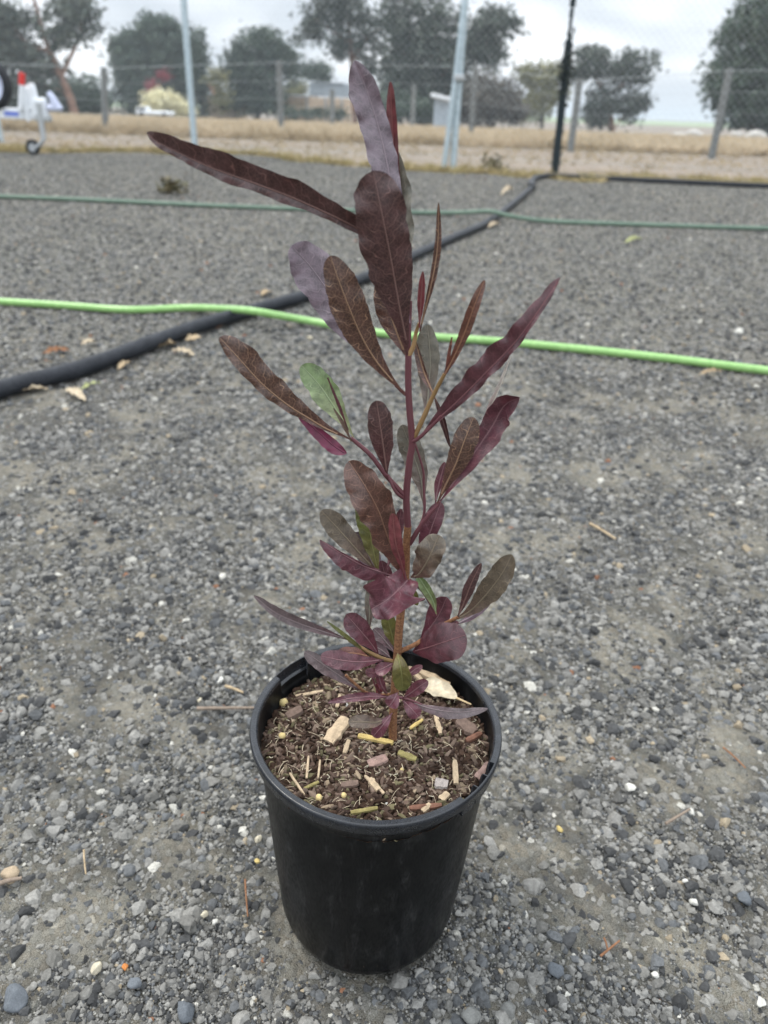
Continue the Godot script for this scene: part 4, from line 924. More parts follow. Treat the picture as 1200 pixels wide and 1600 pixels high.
func yard_texture(size: int, tile: float, sd: int) -> Array:
	# grey grit with darker and lighter grains, as albedo multiplier and relief
	var c1 := FastNoiseLite.new()
	c1.noise_type = FastNoiseLite.TYPE_CELLULAR
	c1.fractal_type = FastNoiseLite.FRACTAL_NONE
	c1.cellular_return_type = FastNoiseLite.RETURN_CELL_VALUE
	c1.frequency = tile / 0.0045 / size if tile < 1.0 else tile / 0.011 / size
	c1.seed = sd
	var c2: FastNoiseLite = c1.duplicate()
	c2.cellular_return_type = FastNoiseLite.RETURN_DISTANCE
	var fine := noise(0.35, sd + 2, FastNoiseLite.TYPE_SIMPLEX, 2)
	var a := c1.get_seamless_image(size, size).get_data()
	var b := c2.get_seamless_image(size, size).get_data()
	var f := fine.get_seamless_image(size, size).get_data()
	var col := PackedByteArray()
	col.resize(size * size * 3)
	var hgt := PackedByteArray()
	hgt.resize(size * size)
	for i in size * size:
		var v := 0.62 + 0.12 * (a[i] / 255.0 - 0.5) + 0.50 * (f[i] / 255.0 - 0.5) - 0.10 * (b[i] / 255.0)
		var bright := a[i] > 246
		if bright: v += 0.16
		v = clampf(v + 0.12, 0, 1)
		var warm := (a[i] % 17) / 17.0 * 0.05
		col[i * 3] = int(255 * clampf(v + warm * 0.5, 0, 1))
		col[i * 3 + 1] = int(255 * clampf(v + 0.005, 0, 1))
		col[i * 3 + 2] = int(255 * clampf(v - warm * 0.6, 0, 1))
		hgt[i] = int(clampf(150.0 - b[i] * 0.45 + (f[i] - 128) * 0.3 + (a[i] - 128) * 0.25, 0, 255))
	return [ImageTexture.create_from_image(Image.create_from_data(size, size, false, Image.FORMAT_RGB8, col)), ImageTexture.create_from_image(Image.create_from_data(size, size, false, Image.FORMAT_L8, hgt))]

func scatter(called: String, mesh: Mesh, m: Material, xf: Array, cols: Array) -> MultiMeshInstance3D:
	var mm := MultiMesh.new()
	mm.transform_format = MultiMesh.TRANSFORM_3D
	mm.use_colors = true
	mm.mesh = mesh
	mm.instance_count = xf.size()
	var buf := PackedFloat32Array()
	buf.resize(xf.size() * 16)
	for i in xf.size():
		var t: Transform3D = xf[i]
		var c: Color = cols[i]
		var k := i * 16
		buf[k] = t.basis.x.x; buf[k + 1] = t.basis.y.x; buf[k + 2] = t.basis.z.x; buf[k + 3] = t.origin.x
		buf[k + 4] = t.basis.x.y; buf[k + 5] = t.basis.y.y; buf[k + 6] = t.basis.z.y; buf[k + 7] = t.origin.y
		buf[k + 8] = t.basis.x.z; buf[k + 9] = t.basis.y.z; buf[k + 10] = t.basis.z.z; buf[k + 11] = t.origin.z
		buf[k + 12] = c.r; buf[k + 13] = c.g; buf[k + 14] = c.b; buf[k + 15] = 1.0
	mm.buffer = buf
	var o := MultiMeshInstance3D.new()
	o.name = numbered(called)
	o.multimesh = mm
	o.material_override = m
	add_child(o)
	return o

func stone_color(d: float) -> Color:
	var r := rng.randf()
	if r < 0.013: return Color(0.62, 0.60, 0.54) * rng.randf_range(0.75, 1.1)
	if r < 0.026: return Color(0.42, 0.35, 0.25) * rng.randf_range(0.7, 1.1)
	if r < 0.028: return Color(0.30, 0.15, 0.09)
	if r < 0.17: return Color(0.142, 0.147, 0.152) * rng.randf_range(0.7, 1.3)
	if r < 0.40: return Color(0.078, 0.079, 0.080) * rng.randf_range(0.7, 1.3)
	var g := rng.randf_range(0.13, 0.36)
	return Color(g, g * 0.98, g * 0.925).lerp(Color(0.34, 0.325, 0.29), d * 0.5)

func build_gravel() -> void:
	var shapes := []
	for k in 7:
		shapes.append(stone(100 + k, 9, 9, Vector3(1.0, rng.randf_range(0.5, 0.8), rng.randf_range(0.65, 1.0))))
	var grit := []
	for k in 2:
		grit.append(stone(130 + k, 6, 3, Vector3(1.0, 0.75, 0.85)))
	# loose and half sunk stones, counted down with distance from the standing point
	var foot := Vector2(0, 0.31)
	var xf := []
	var co := []
	for k in shapes.size():
		xf.append([])
		co.append([])
	var lo := pow(0.17, 0.5)
	var hi := pow(8.4, 0.5)
	for n in 460000:
		var rr := pow(lerpf(lo, hi, rng.randf()), 1.0 / 0.5)
		var an := rng.randf_range(-1.0, 1.0)
		var x := foot.x + rr * sin(an)
		var z := foot.y - rr * cos(an)
		if z < yard_edge(x) + 0.1: continue
		if x * x + z * z < 0.0030: continue
		var d := dusty(x, z)
		if rng.randf() < d * 0.55: continue
		var s := 0.0018 * pow(rr / 0.35, 0.5) * exp(rng.randfn(0, 0.5))
		if rng.randf() < 0.012: s *= 2.3
		s = minf(s, 0.0085)
		var lift := rng.randf_range(-0.4, 0.35) * s * 0.7 + (0.0 if rr < 1.2 else -0.001)
		var b := Basis.from_euler(Vector3(rng.randfn(0, 0.3), rng.randf() * TAU, rng.randfn(0, 0.3))).scaled(Vector3.ONE * s)
		var k := rng.randi() % shapes.size()
		xf[k].append(Transform3D(b, Vector3(x, -0.0026 + lift, z)))
		co[k].append(stone_color(d))
	for k in shapes.size():
		tag(scatter("gravel", shapes[k], mats.stones, xf[k], co[k]), "loose grey gravel stones pressed into the yard", "", "", "stuff")
	var gx := [[], []]
	var gc := [[], []]
	for n in 320000:
		var rr := pow(lerpf(pow(0.17, 1.2), pow(1.3, 1.2), rng.randf()), 1.0 / 1.2)
		var an := rng.randf_range(-1.0, 1.0)
		var x := rr * sin(an)
		var z := 0.31 - rr * cos(an)
		if x * x + z * z < 0.0026: continue
		var s := rng.randf_range(0.0005, 0.0013) * (0.7 + rr * 0.8)
		var k := rng.randi() % 2
		gx[k].append(Transform3D(Basis.from_euler(Vector3(rng.randf() * 6, rng.randf() * 6, 0)).scaled(Vector3.ONE * s), Vector3(x, -0.0026 + rng.randf_range(-0.0012, 0.0006), z)))
		gc[k].append(stone_color(dusty(x, z)))
	for k in 2:
		tag(scatter("grit", grit[k], mats.stones, gx[k], gc[k]), "fine grit between the gravel stones near the pot", "", "", "stuff")

func tuft(sd: int, blades: int, h: float) -> ArrayMesh:
	var r := RandomNumberGenerator.new()
	r.seed = sd
	var st := tool()
	for i in blades:
		var p := Vector3(r.randfn(0, 0.03), 0, r.randfn(0, 0.03))
		var lean := Vector3(r.randfn(0, 0.45), 1.0, r.randfn(0, 0.45)).normalized() * h * r.randf_range(0.5, 1.1)
		var tip := p + lean + Vector3(r.randfn(0, 0.03), -0.02, r.randfn(0, 0.03))
		var m := p + lean * 0.55
		var s := Vector3(r.randfn(), 0, r.randfn()).normalized() * 0.004
		var nn := s.cross(lean).normalized()
		for v in [p - s, m + s * 0.8, p + s, p - s, m - s * 0.8, m + s * 0.8, m - s * 0.8, tip, m + s * 0.8]:
			st.set_normal(nn)
			st.add_vertex(v)
	return st.commit()

func build_grass() -> void:
	var kinds := [tuft(1, 16, 0.17), tuft(2, 14, 0.2), tuft(3, 18, 0.13)]
	var xf := [[], [], []]
	var co := [[], [], []]
	var en := noise(0.5, 81)
	for n in 26000:
		var t := pow(rng.randf(), 1.7)
		var z := lerpf(-12.5, -40.0, t)
		var x := rng.randf_range(-0.62, 0.62) * (-z + 4.0)
		var v := clampf(0.5 + en.get_noise_2d(x, z), 0, 1)
		if z > -12.9 and rng.randf() < 0.4: continue
		var k := rng.randi() % 3
		var s := rng.randf_range(0.7, 1.3)
		xf[k].append(Transform3D(Basis.from_euler(Vector3(0, rng.randf() * TAU, 0)).scaled(Vector3(s * 1.6, s, s * 1.6)), Vector3(x, terrain_y(z), z)))
		co[k].append(Color(0.58, 0.485, 0.355).lerp(Color(0.42, 0.34, 0.23), v * 0.9) * rng.randf_range(0.8, 1.15))
	for k in 3:
		tag(scatter("dry_grass", kinds[k], mats.grass, xf[k], co[k]), "dry straw coloured grass standing in the field", "", "", "stuff")
	xf = [[], [], []]
	co = [[], [], []]
	for n in 5200:
		var x := rng.randf_range(-9, 8)
		var e := yard_edge(x)
		var z := e + rng.randf_range(-0.9, 0.12) * rng.randf()
		if rng.randf() < 0.45 - 0.6 * en.get_noise_2d(x * 6.0, z * 6.0): continue
		var k := rng.randi() % 3
		var s := rng.randf_range(0.18, 0.5)
		xf[k].append(Transform3D(Basis.from_euler(Vector3(0, rng.randf() * TAU, 0)).scaled(Vector3(s * 2.0, s, s * 2.0)), Vector3(x, -0.012, z)))
		co[k].append(Color(0.46, 0.37, 0.21).lerp(Color(0.24, 0.22, 0.10), rng.randf() * 0.8) * rng.randf_range(0.75, 1.15))
	for n in 3000:
		var x := rng.randf_range(-9, 9)
		var z := rng.randf_range(-12.4, -8.3)
		if rng.randf() < 0.4 - en.get_noise_2d(x * 3.0, z * 3.0): continue
		var k := rng.randi() % 3
		var s := rng.randf_range(0.12, 0.4)
		xf[k].append(Transform3D(Basis.from_euler(Vector3(0, rng.randf() * TAU, 0)).scaled(Vector3(s * 1.8, s, s * 1.8)), Vector3(x, -0.012, z)))
		co[k].append(Color(0.40, 0.32, 0.2) * rng.randf_range(0.75, 1.1))
	for k in 3:
		tag(scatter("verge_grass", kinds[k], mats.grass, xf[k], co[k]), "short dry grass and weeds along the yard's edge", "", "", "stuff")
	for w in [[Vector3(0.85, -0.004, -6.95), 0.16, "small dark weed at the yard's edge right of the twin poles"], [Vector3(-1.26, -0.004, -4.22), 0.1, "small brownish weed in the gravel beyond the far hose on the left"]]:
		var o := base("weed", w[0])
		tag(o, w[2], "weed")
		var st := tool()
		for i in 70:
			var dr := Vector3(rng.randfn(0, 0.6), rng.randf_range(0.25, 1.0), rng.randfn(0, 0.6)).normalized()
			var q: Vector3 = dr * w[1] * rng.randf_range(0.35, 1.0)
			card(st, q, 0.028, Color(0.085, 0.085, 0.045).lerp(Color(0.16, 0.13, 0.07), rng.randf()))
		obj("foliage", st.commit(), mats.foliage, o)
		var st2 := tool()
		for i in 6:
			var dr := Vector3(rng.randfn(0, 0.4), 1.0, rng.randfn(0, 0.4)).normalized()
			tube(st2, PackedVector3Array([Vector3.ZERO, dr * w[1] * 0.8]), [0.002, 0.001], 4)
		obj("stem", st2.commit(), mats.darktrunk, o)

func card(st: SurfaceTool, q: Vector3, s: float, c: Color) -> void:
	# one leaf: two triangles bent along the middle
	var d := Vector3(rng.randfn(), rng.randfn(0, 0.7), rng.randfn()).normalized()
	var u := d.cross(Vector3(rng.randfn(), rng.randfn(), rng.randfn())).normalized()
	var n := d.cross(u).normalized()
	var a := q - d * s
	var b := q + d * s
	var l := q + u * s * 0.42 + n * s * 0.15
	var r := q - u * s * 0.42 + n * s * 0.15
	for v in [[a, l, b, n], [a, b, r, n]]:
		for k in 3:
			st.set_color(c)
			st.set_normal(v[3])
			st.add_vertex(v[k])

# ------------------------------------------------------------------ trees
func tree(called: String, label: String, kind: String, at: Vector3, limbs: Array, r: float, clumps: Array, ls: float, dens: float) -> void:
	var pal := {
		"gum": [Color(0.055, 0.072, 0.062), Color(0.105, 0.120, 0.098)], "dark": [Color(0.046, 0.072, 0.056), Color(0.095, 0.122, 0.090)], "olive": [Color(0.13, 0.135, 0.065), Color(0.24, 0.23, 0.12)],
		"mulga": [Color(0.085, 0.080, 0.075), Color(0.15, 0.14, 0.12)], "cream": [Color(0.66, 0.62, 0.40), Color(0.82, 0.78, 0.56)], "redflower": [Color(0.22, 0.04, 0.06), Color(0.30, 0.09, 0.10)],
	}
	var o := base(called, at)
	var cat: String = called.replace("_", " ").get_slice(" ", called.count("_"))
	tag(o, label, cat)
	if limbs.size() > 0:
		var st := tool()
		for i in limbs.size():
			var rr := r if i == 0 else r * 0.5
			tube(st, smooth(limbs[i], 5), [rr, rr * 0.75, rr * 0.3], 9, true, 0.07)
		# twigs from the limbs into the clumps
		for c in clumps:
			var from: Vector3 = limbs[0][limbs[0].size() - 1]
			var best := 1e9
			for l in limbs:
				for q in l:
					var dd: float = q.distance_to(c[0]) + (0.0 if q.y < c[0].y else 0.8)
					if dd < best:
						best = dd
						from = q
			var to: Vector3 = c[0]
			tube(st, smooth([from, from.lerp(to, 0.5) + Vector3(0, 0.1 * best, 0), to], 4), [r * 0.28, r * 0.1], 6)
		obj("trunk", st.commit(), mats.trunk if kind == "gum" else mats.darktrunk, o)
	var cr := tool()
	var pc: Array = pal[kind]
	for c in clumps:
		var rx: float = c[1]
		var ry: float = c[2]
		var centre: Vector3 = c[0]
		# small sprays of leaves fill the clump, thinner towards its rim
		var count := int(dens * 110.0 * rx * ry / (ls * ls) * 0.36) + 30
		var sub := maxi(int(count / 26.0), 3)
		for s in sub:
			var dr := Vector3(rng.randfn(), rng.randfn(), rng.randfn()).normalized() * pow(rng.randf(), 0.38)
			var sc := centre + Vector3(dr.x * rx, dr.y * ry, dr.z * minf(rx, 2.6))
			var tone: Color = pc[0].lerp(pc[1], clampf(rng.randf() * 0.75 + dr.y * 0.3 + 0.15, 0, 1))
			var sr := ls * rng.randf_range(1.8, 3.6)
			for k in 26:
				var q := sc + Vector3(rng.randfn(0, 0.5), rng.randfn(0, 0.36), rng.randfn(0, 0.5)) * sr
				card(cr, q, ls * rng.randf_range(0.5, 0.95), tone * rng.randf_range(0.85, 1.15))
	obj("crown", cr.commit(), mats.foliage, o)

# ------------------------------------------------------------------ buildings and far things
func part(called: String, m: String, parent: Node, boxes: Array, b := Basis.IDENTITY, bev := 0.02) -> MeshInstance3D:
	var st := tool()
	for q in boxes: box(st, q[0], q[1], b, bev)
	return obj(called, st.commit(), mats[m], parent)

func gable(st: SurfaceTool, w: float, d: float, y0: float, h: float, th: float) -> void:
	for s in [-1.0, 1.0]:
		var run := Vector2(d * 0.5, h)
		var l := run.length()
		var b := Basis(Vector3.RIGHT, s * atan2(h, d * 0.5))
		box(st, Vector3(0, y0 + h * 0.5 + th * 0.5, s * d * 0.25), Vector3(w, th, l), b, 0.05)

func build_buildings() -> void:
	var h := base("tan_house", Vector3(-16.2, terrain_y(-78), -78))
	tag(h, "tan house with a brownish red roof, half hidden behind the left galvanised pole", "house")
	part("wall", "housewall", h, [[Vector3(0, 0.95, 0), Vector3(3.6, 1.9, 4.0)]])
	var st := tool()
	box(st, Vector3(-0.9, 2.3, 0), Vector3(2.6, 0.12, 4.5), Basis(Vector3.BACK, -0.62), 0.05)
	box(st, Vector3(-2.9, 2.3, 0), Vector3(2.6, 0.12, 4.5), Basis(Vector3.BACK, 0.62), 0.05)
	obj("roof", st.commit(), mats.roofred, h)
	part("window", "windowglass", h, [[Vector3(0.5, 1.0, 2.0), Vector3(0.8, 0.7, 0.06)]])
	part("window", "windowglass", h, [[Vector3(1.4, 1.0, 2.0), Vector3(0.4, 0.7, 0.06)]])
	var s := base("beige_shed", Vector3(-7.7, terrain_y(-79), -79))
	tag(s, "long low beige shed with a pale eave and a raised grey roof section", "shed")
	part("wall", "shedwall", s, [[Vector3(0, 1.0, 0), Vector3(6.6, 2.0, 4.0)]])
	part("eave", "whitepaint", s, [[Vector3(-1.9, 2.06, 0.6), Vector3(3.0, 0.12, 4.4)]])
	part("roof", "roofgrey", s, [[Vector3(1.6, 2.62, 0), Vector3(4.0, 1.0, 3.6)], [Vector3(1.3, 3.16, 0), Vector3(2.9, 0.08, 3.9)]])
	for x in [-0.6, 1.1, 2.6]:
		part("post", "roofgrey", s, [[Vector3(x, 1.0, 2.25), Vector3(0.12, 2.0, 0.12)]])
	var w := base("white_shed", Vector3(2.75, terrain_y(-52.5), -52.5))
	tag(w, "small shed with a white roof just left of the twin poles", "shed")
	part("wall", "roofgrey", w, [[Vector3(0, 0.78, 0), Vector3(0.9, 1.55, 1.4)]])
	var ws := tool()
	box(ws, Vector3(-0.1, 1.66, 0.2), Vector3(1.25, 0.22, 1.9), Basis(Vector3.BACK, -0.18), 0.1)
	obj("roof", ws.commit(), mats.whitepaint, w)
	var c := base("white_car", Vector3(-16.0, terrain_y(-55), -55))
	tag(c, "small white car parked in front of the pale cream bush", "car")
	part("body", "whitepaint", c, [[Vector3(0, 0.26, 0), Vector3(2.3, 0.26, 1.2)]], Basis.IDENTITY, 0.3)
	part("cabin", "whitepaint", c, [[Vector3(-0.75, 0.48, 0), Vector3(0.7, 0.3, 1.0)]], Basis.IDENTITY, 0.3)
	part("window", "windowglass", c, [[Vector3(-0.75, 0.5, 0.51), Vector3(0.5, 0.18, 0.02)]])
	for x in [-0.75, 0.75]:
		var ws2 := tool()
		lathe(ws2, [Vector2(0.0, -0.08), Vector2(0.16, -0.05), Vector2(0.16, 0.05), Vector2(0.13, 0.08), Vector2(0.0, 0.08)], 14, Vector3(x, 0.16, 0.6), Basis(Vector3.RIGHT, PI / 2))
		obj("wheel", ws2.commit(), mats.rubber, c)
	var rk := 0
	for q in [[Vector3(11.6, 0, -34.0), Vector3(0.5, 0.16, 0.3), "long low pale rock left of the leaning fence post on the right"], [Vector3(12.35, 0, -34.4), Vector3(0.42, 0.24, 0.3), "pale rock with a raised end beside the long low pale rock"], [Vector3(13.75, 0, -33.6), Vector3(0.32, 0.24, 0.25), "rounded pale rock under the big tree at the right"], [Vector3(14.75, 0, -34.0), Vector3(0.52, 0.26, 0.3), "longer pale rock under the big tree at the right edge"]]:
		var o := obj("pale_rock", stone(300 + rk, 14, 6, q[1]), mats.palestone)
		o.position = q[0] + Vector3(0, terrain_y(q[0].z) + q[1].y * 0.5, 0)
		tag(o, q[2], "rock")
		rk += 1

# ------------------------------------------------------------------ fences
func build_fences() -> void:
	var path := [Vector3(-8.5, 0, -10.9), Vector3(-4.6, 0, -9.25), Vector3(-2.03, 0, -7.95), Vector3(0.53, 0, -7.26), Vector3(4.0, 0, -6.72), Vector3(7.5, 0, -6.5)]
	var f := base("chain_link_fence", path[3])
	tag(f, "tall galvanised chain link fence along the gravel yard's far edge", "fence")
	var o: Vector3 = path[3]
	var H := 1.9
	var leans := [0.0, 0.0, 0.01, 0.005, 0.0, 0.0]
	for i in path.size():
		var st := tool()
		var p: Vector3 = path[i] - o
		tube(st, PackedVector3Array([p + Vector3(0, -0.05, 0), p + Vector3(leans[i] * H * 0.5, H * 0.5, 0), p + Vector3(leans[i] * H, H + 0.05, 0)]), [0.031, 0.031], 14)
		obj("post", st.commit(), mats.galvanised, f)
	var bs := tool()
	tube(bs, PackedVector3Array([Vector3(-0.085, -0.03, 0.02), Vector3(-0.025, 0.8, 0.045), Vector3(0.02, 1.55, 0.04)]), [0.026, 0.026], 12)
	obj("brace", bs.commit(), mats.galvanised, f)
	var cl := tool()
	box(cl, Vector3(0.0, 0.72, 0.03), Vector3(0.09, 0.05, 0.12), Basis.IDENTITY, 0.2)
	obj("bracket", cl.commit(), mats.zinc, f)
	for y in [0.1, 1.86]:
		for i in path.size() - 1:
			var st := tool()
			tube(st, smooth([path[i] - o + Vector3(0, y, 0), (path[i] + path[i + 1]) * 0.5 - o + Vector3(0, y - 0.012, 0), path[i + 1] - o + Vector3(0, y, 0)], 5), [0.0015, 0.0015], 5)
			obj("tension_wire", st.commit(), mats.wire, f)
	var pitch := 0.064
	for i in path.size() - 1:
		var a: Vector3 = path[i] - o
		var b: Vector3 = path[i + 1] - o
		var along := (b - a).normalized()
		var across := Vector3(-along.z, 0, along.x)
		var cnt := int(a.distance_to(b) / pitch)
		var st := tool()
		for k in cnt:
			var p := PackedVector3Array()
			for j in 58:
				var s := 1.0 if j % 2 == 0 else -1.0
				p.append(a + along * ((k + 0.5) * pitch + s * pitch * 0.5) + Vector3(0, 0.05 + j * 0.032, 0) + across * s * 0.0025)
			tube(st, p, [0.0027, 0.0027], 3, false)
		var mesh := obj("wire_mesh", st.commit(), mats.wire, f)
		mesh.set_meta("kind", "stuff")
	# old post wrapped in a dry creeper
	var cp := base("creeper_post", Vector3(1.4, 0, -6.86))
	tag(cp, "dark leaning post wrapped in a dry creeper, at the far end of the black pipe", "post")
	var st := tool()
	tube(st, smooth([Vector3(0, -0.03, 0), Vector3(-0.012, 0.5, 0), Vector3(-0.025, 1.0, 0)], 6), [0.034, 0.028], 10, true, 0.05)
	obj("post", st.commit(), mats.darkpost, cp)
	var st3 := tool()
	tube(st3, PackedVector3Array([Vector3(-0.024, 0.95, 0), Vector3(-0.03, 1.37, 0)]), [0.014, 0.012], 8)
	obj("rod", st3.commit(), mats.darkpost, cp)
	for q in [[1.39, 0.026], [1.30, 0.03], [1.23, 0.02]]:
		var s2 := tool()
		lathe(s2, [Vector2(0, -0.03), Vector2(q[1], -0.02), Vector2(q[1] * 0.7, 0.0), Vector2(q[1], 0.02), Vector2(0, 0.03)], 12, Vector3(-0.029, q[0] - 0.05, 0))
		obj("insulator", s2.commit(), mats.darkpost, cp)
	var ct := tool()
	for i in 520:
		var y := 0.78 + rng.randfn(0, 0.13)
		var w := 0.036 * exp(-pow((y - 0.78) / 0.16, 2.0)) + 0.02
		card(ct, Vector3(-0.018 + rng.randfn(0, 1) * w * 0.6, y, rng.randfn(0, 1) * w * 0.7), 0.022, Color(0.03, 0.04, 0.04).lerp(Color(0.07, 0.08, 0.065), rng.randf()))
	for i in 260:
		var y := rng.randf_range(0.05, 0.75)
		card(ct, Vector3(-0.008 + rng.randfn(0, 0.02), y, rng.randfn(0, 0.02)), 0.018, Color(0.03, 0.04, 0.04).lerp(Color(0.07, 0.08, 0.065), rng.randf()))
	obj("creeper", ct.commit(), mats.foliage, cp)
	# farm fence in the field
	var wf := base("wire_fence", Vector3(-2.05, -0.01, -14.4))
	tag(wf, "farm fence of grey timber posts and thin wires standing in the dry grass", "fence")
	var posts := [[Vector3(-9.5, 0, -12.9), 1.0, 0.0], [Vector3(-4.69, 0, -13.0), 0.9, 0.11], [Vector3(-2.05, 0, -14.4), 1.13, 0.0], [Vector3(1.38, 0, -15.2), 1.2, -0.01], [Vector3(2.57, 0, -11.9), 0.92, 0.0], [Vector3(4.36, 0, -11.1), 1.07, -0.01], [Vector3(8.5, 0, -10.6), 1.2, 0.0]]
	var wo := wf.position
	for q in posts:
		var s4 := tool()
		var p: Vector3 = q[0] - wo
		tube(s4, PackedVector3Array([p + Vector3(0, -0.05, 0), p + Vector3(q[2] * 0.5, q[1] * 0.5, 0), p + Vector3(q[2], q[1], 0)]), [0.052, 0.049, 0.046], 10, true, 0.05)
		obj("post", s4.commit(), mats.postwood, wf)
	for k in 4:
		var fr: float = [0.97, 0.74, 0.5, 0.27][k]
		for i in posts.size() - 1:
			var s5 := tool()
			tube(s5, PackedVector3Array([posts[i][0] - wo + Vector3(0, posts[i][1] * fr, 0.06), posts[i + 1][0] - wo + Vector3(0, posts[i + 1][1] * fr, 0.06)]), [0.0028, 0.0028] if k == 0 else [0.0012, 0.0012], 4)
			obj("wire", s5.commit(), mats.wire, wf)
	for q in [[Vector3(-2.2, 0, -28.0), 1.15, "grey post in the field in front of the beige shed"], [Vector3(0.62, 0, -34.0), 1.6, "grey post in the field at the edge of the big dark gum"]]:
		var s6 := tool()
		tube(s6, PackedVector3Array([Vector3(0, -0.05, 0), Vector3(0, q[1], 0)]), [0.09, 0.085], 9, true, 0.05)
		var po := obj("field_post", s6.commit(), mats.postwood)
		po.position = q[0] + Vector3(0, terrain_y(q[0].z), 0)
		tag(po, q[2], "post")

# ------------------------------------------------------------------ trailer
func build_trailer() -> void:
	var t := base("trailer", Vector3(-3.31, -0.004, -7.2))
	tag(t, "white trailer with a jockey wheel and red topped lever, at the left edge", "trailer")
	part("drawbar", "whitepaint", t, [[Vector3(-0.62, 0.325, 0), Vector3(1.42, 0.085, 0.06)]], Basis.IDENTITY, 0.12)
	part("lettering_band", "blueprint", t, [[Vector3(-0.15, 0.325, 0.031), Vector3(0.13, 0.036, 0.004)]])
	part("frame_rail", "whitepaint", t, [[Vector3(-0.7, 0.325, -0.5), Vector3(1.2, 0.08, 0.06)]], Basis(Vector3.UP, 0.55), 0.12)
	part("winch_post", "whitepaint", t, [[Vector3(0.03, 0.45, 0.0), Vector3(0.12, 0.20, 0.08)], [Vector3(0.10, 0.38, 0.0), Vector3(0.13, 0.16, 0.09)], [Vector3(0.0, 0.40, 0.045), Vector3(0.03, 0.26, 0.02)], [Vector3(0.06, 0.54, 0.0), Vector3(0.05, 0.06, 0.06)]], Basis.IDENTITY, 0.2)
	var lv := tool()
	tube(lv, PackedVector3Array([Vector3(-0.05, 0.36, 0.05), Vector3(0.0, 0.56, 0.05)]), [0.024, 0.022], 10)
	var lever := obj("lever", lv.commit(), mats.whitepaint, t)
	var gp := tool()
	tube(gp, PackedVector3Array([Vector3(-0.003, 0.555, 0.05), Vector3(0.02, 0.645, 0.05)]), [0.025, 0.026], 10)
	obj("grip", gp.commit(), mats.redplastic, lever)
	var cp := tool()
	tube(cp, smooth([Vector3(0.2, 0.50, 0), Vector3(0.23, 0.46, 0), Vector3(0.25, 0.40, 0)], 4), [0.025, 0.03, 0.045], 12)
	box(cp, Vector3(0.24, 0.385, 0), Vector3(0.12, 0.05, 0.08), Basis.IDENTITY, 0.3)
	obj("coupling", cp.commit(), mats.palesteel, t)
	var js := tool()
	tube(js, PackedVector3Array([Vector3(0.12, 0.42, 0.05), Vector3(0.11, 0.12, 0.05)]), [0.026, 0.024], 12)
	box(js, Vector3(0.13, 0.30, 0.02), Vector3(0.13, 0.06, 0.09), Basis.IDENTITY, 0.2)
	obj("jockey_stem", js.commit(), mats.zinc, t)
	var fk := tool()
	for s in [-1.0, 1.0]:
		tube(fk, PackedVector3Array([Vector3(0.11, 0.13, 0.05 + s * 0.012), Vector3(0.055, 0.07, 0.05 + s * 0.03), Vector3(0.02, 0.06, 0.05 + s * 0.03)]), [0.012, 0.01], 7)
	obj("fork", fk.commit(), mats.zinc, t)
	var wb := Basis(Vector3.RIGHT, PI / 2)
	wheel(t, "jockey_wheel", Vector3(0.0, 0.064, 0.05), 0.062, 0.036, 0.02, wb, "zinc")
	wheel(t, "spare_wheel", Vector3(-0.33, 0.555, 0.02), 0.215, 0.165, 0.06, wb, "palesteel")
	part("spare_bracket", "zinc", t, [[Vector3(-0.33, 0.42, -0.03), Vector3(0.05, 0.2, 0.04)]])

func wheel(parent: Node, called: String, at: Vector3, ro: float, ri: float, w: float, b: Basis, rim: String) -> void:
	var st := tool()
	lathe(st, [Vector2(ri, -w * 0.8), Vector2(ro * 0.9, -w), Vector2(ro, -w * 0.6), Vector2(ro, w * 0.6), Vector2(ro * 0.9, w), Vector2(ri, w * 0.8), Vector2(ri, -w * 0.8)], 36, at, b)
	var o := obj(called, st.commit(), mats.rubber, parent)
	var r := tool()
	lathe(r, [Vector2(0, -w * 0.5), Vector2(ri * 0.99, -w * 0.78), Vector2(ri * 0.99, w * 0.78), Vector2(ri * 0.85, w * 0.45), Vector2(ri * 0.4, w * 0.4), Vector2(ri * 0.3, w * 0.7), Vector2(0, w * 0.7)], 36, at, b)
	obj("rim", r.commit(), mats[rim], o)

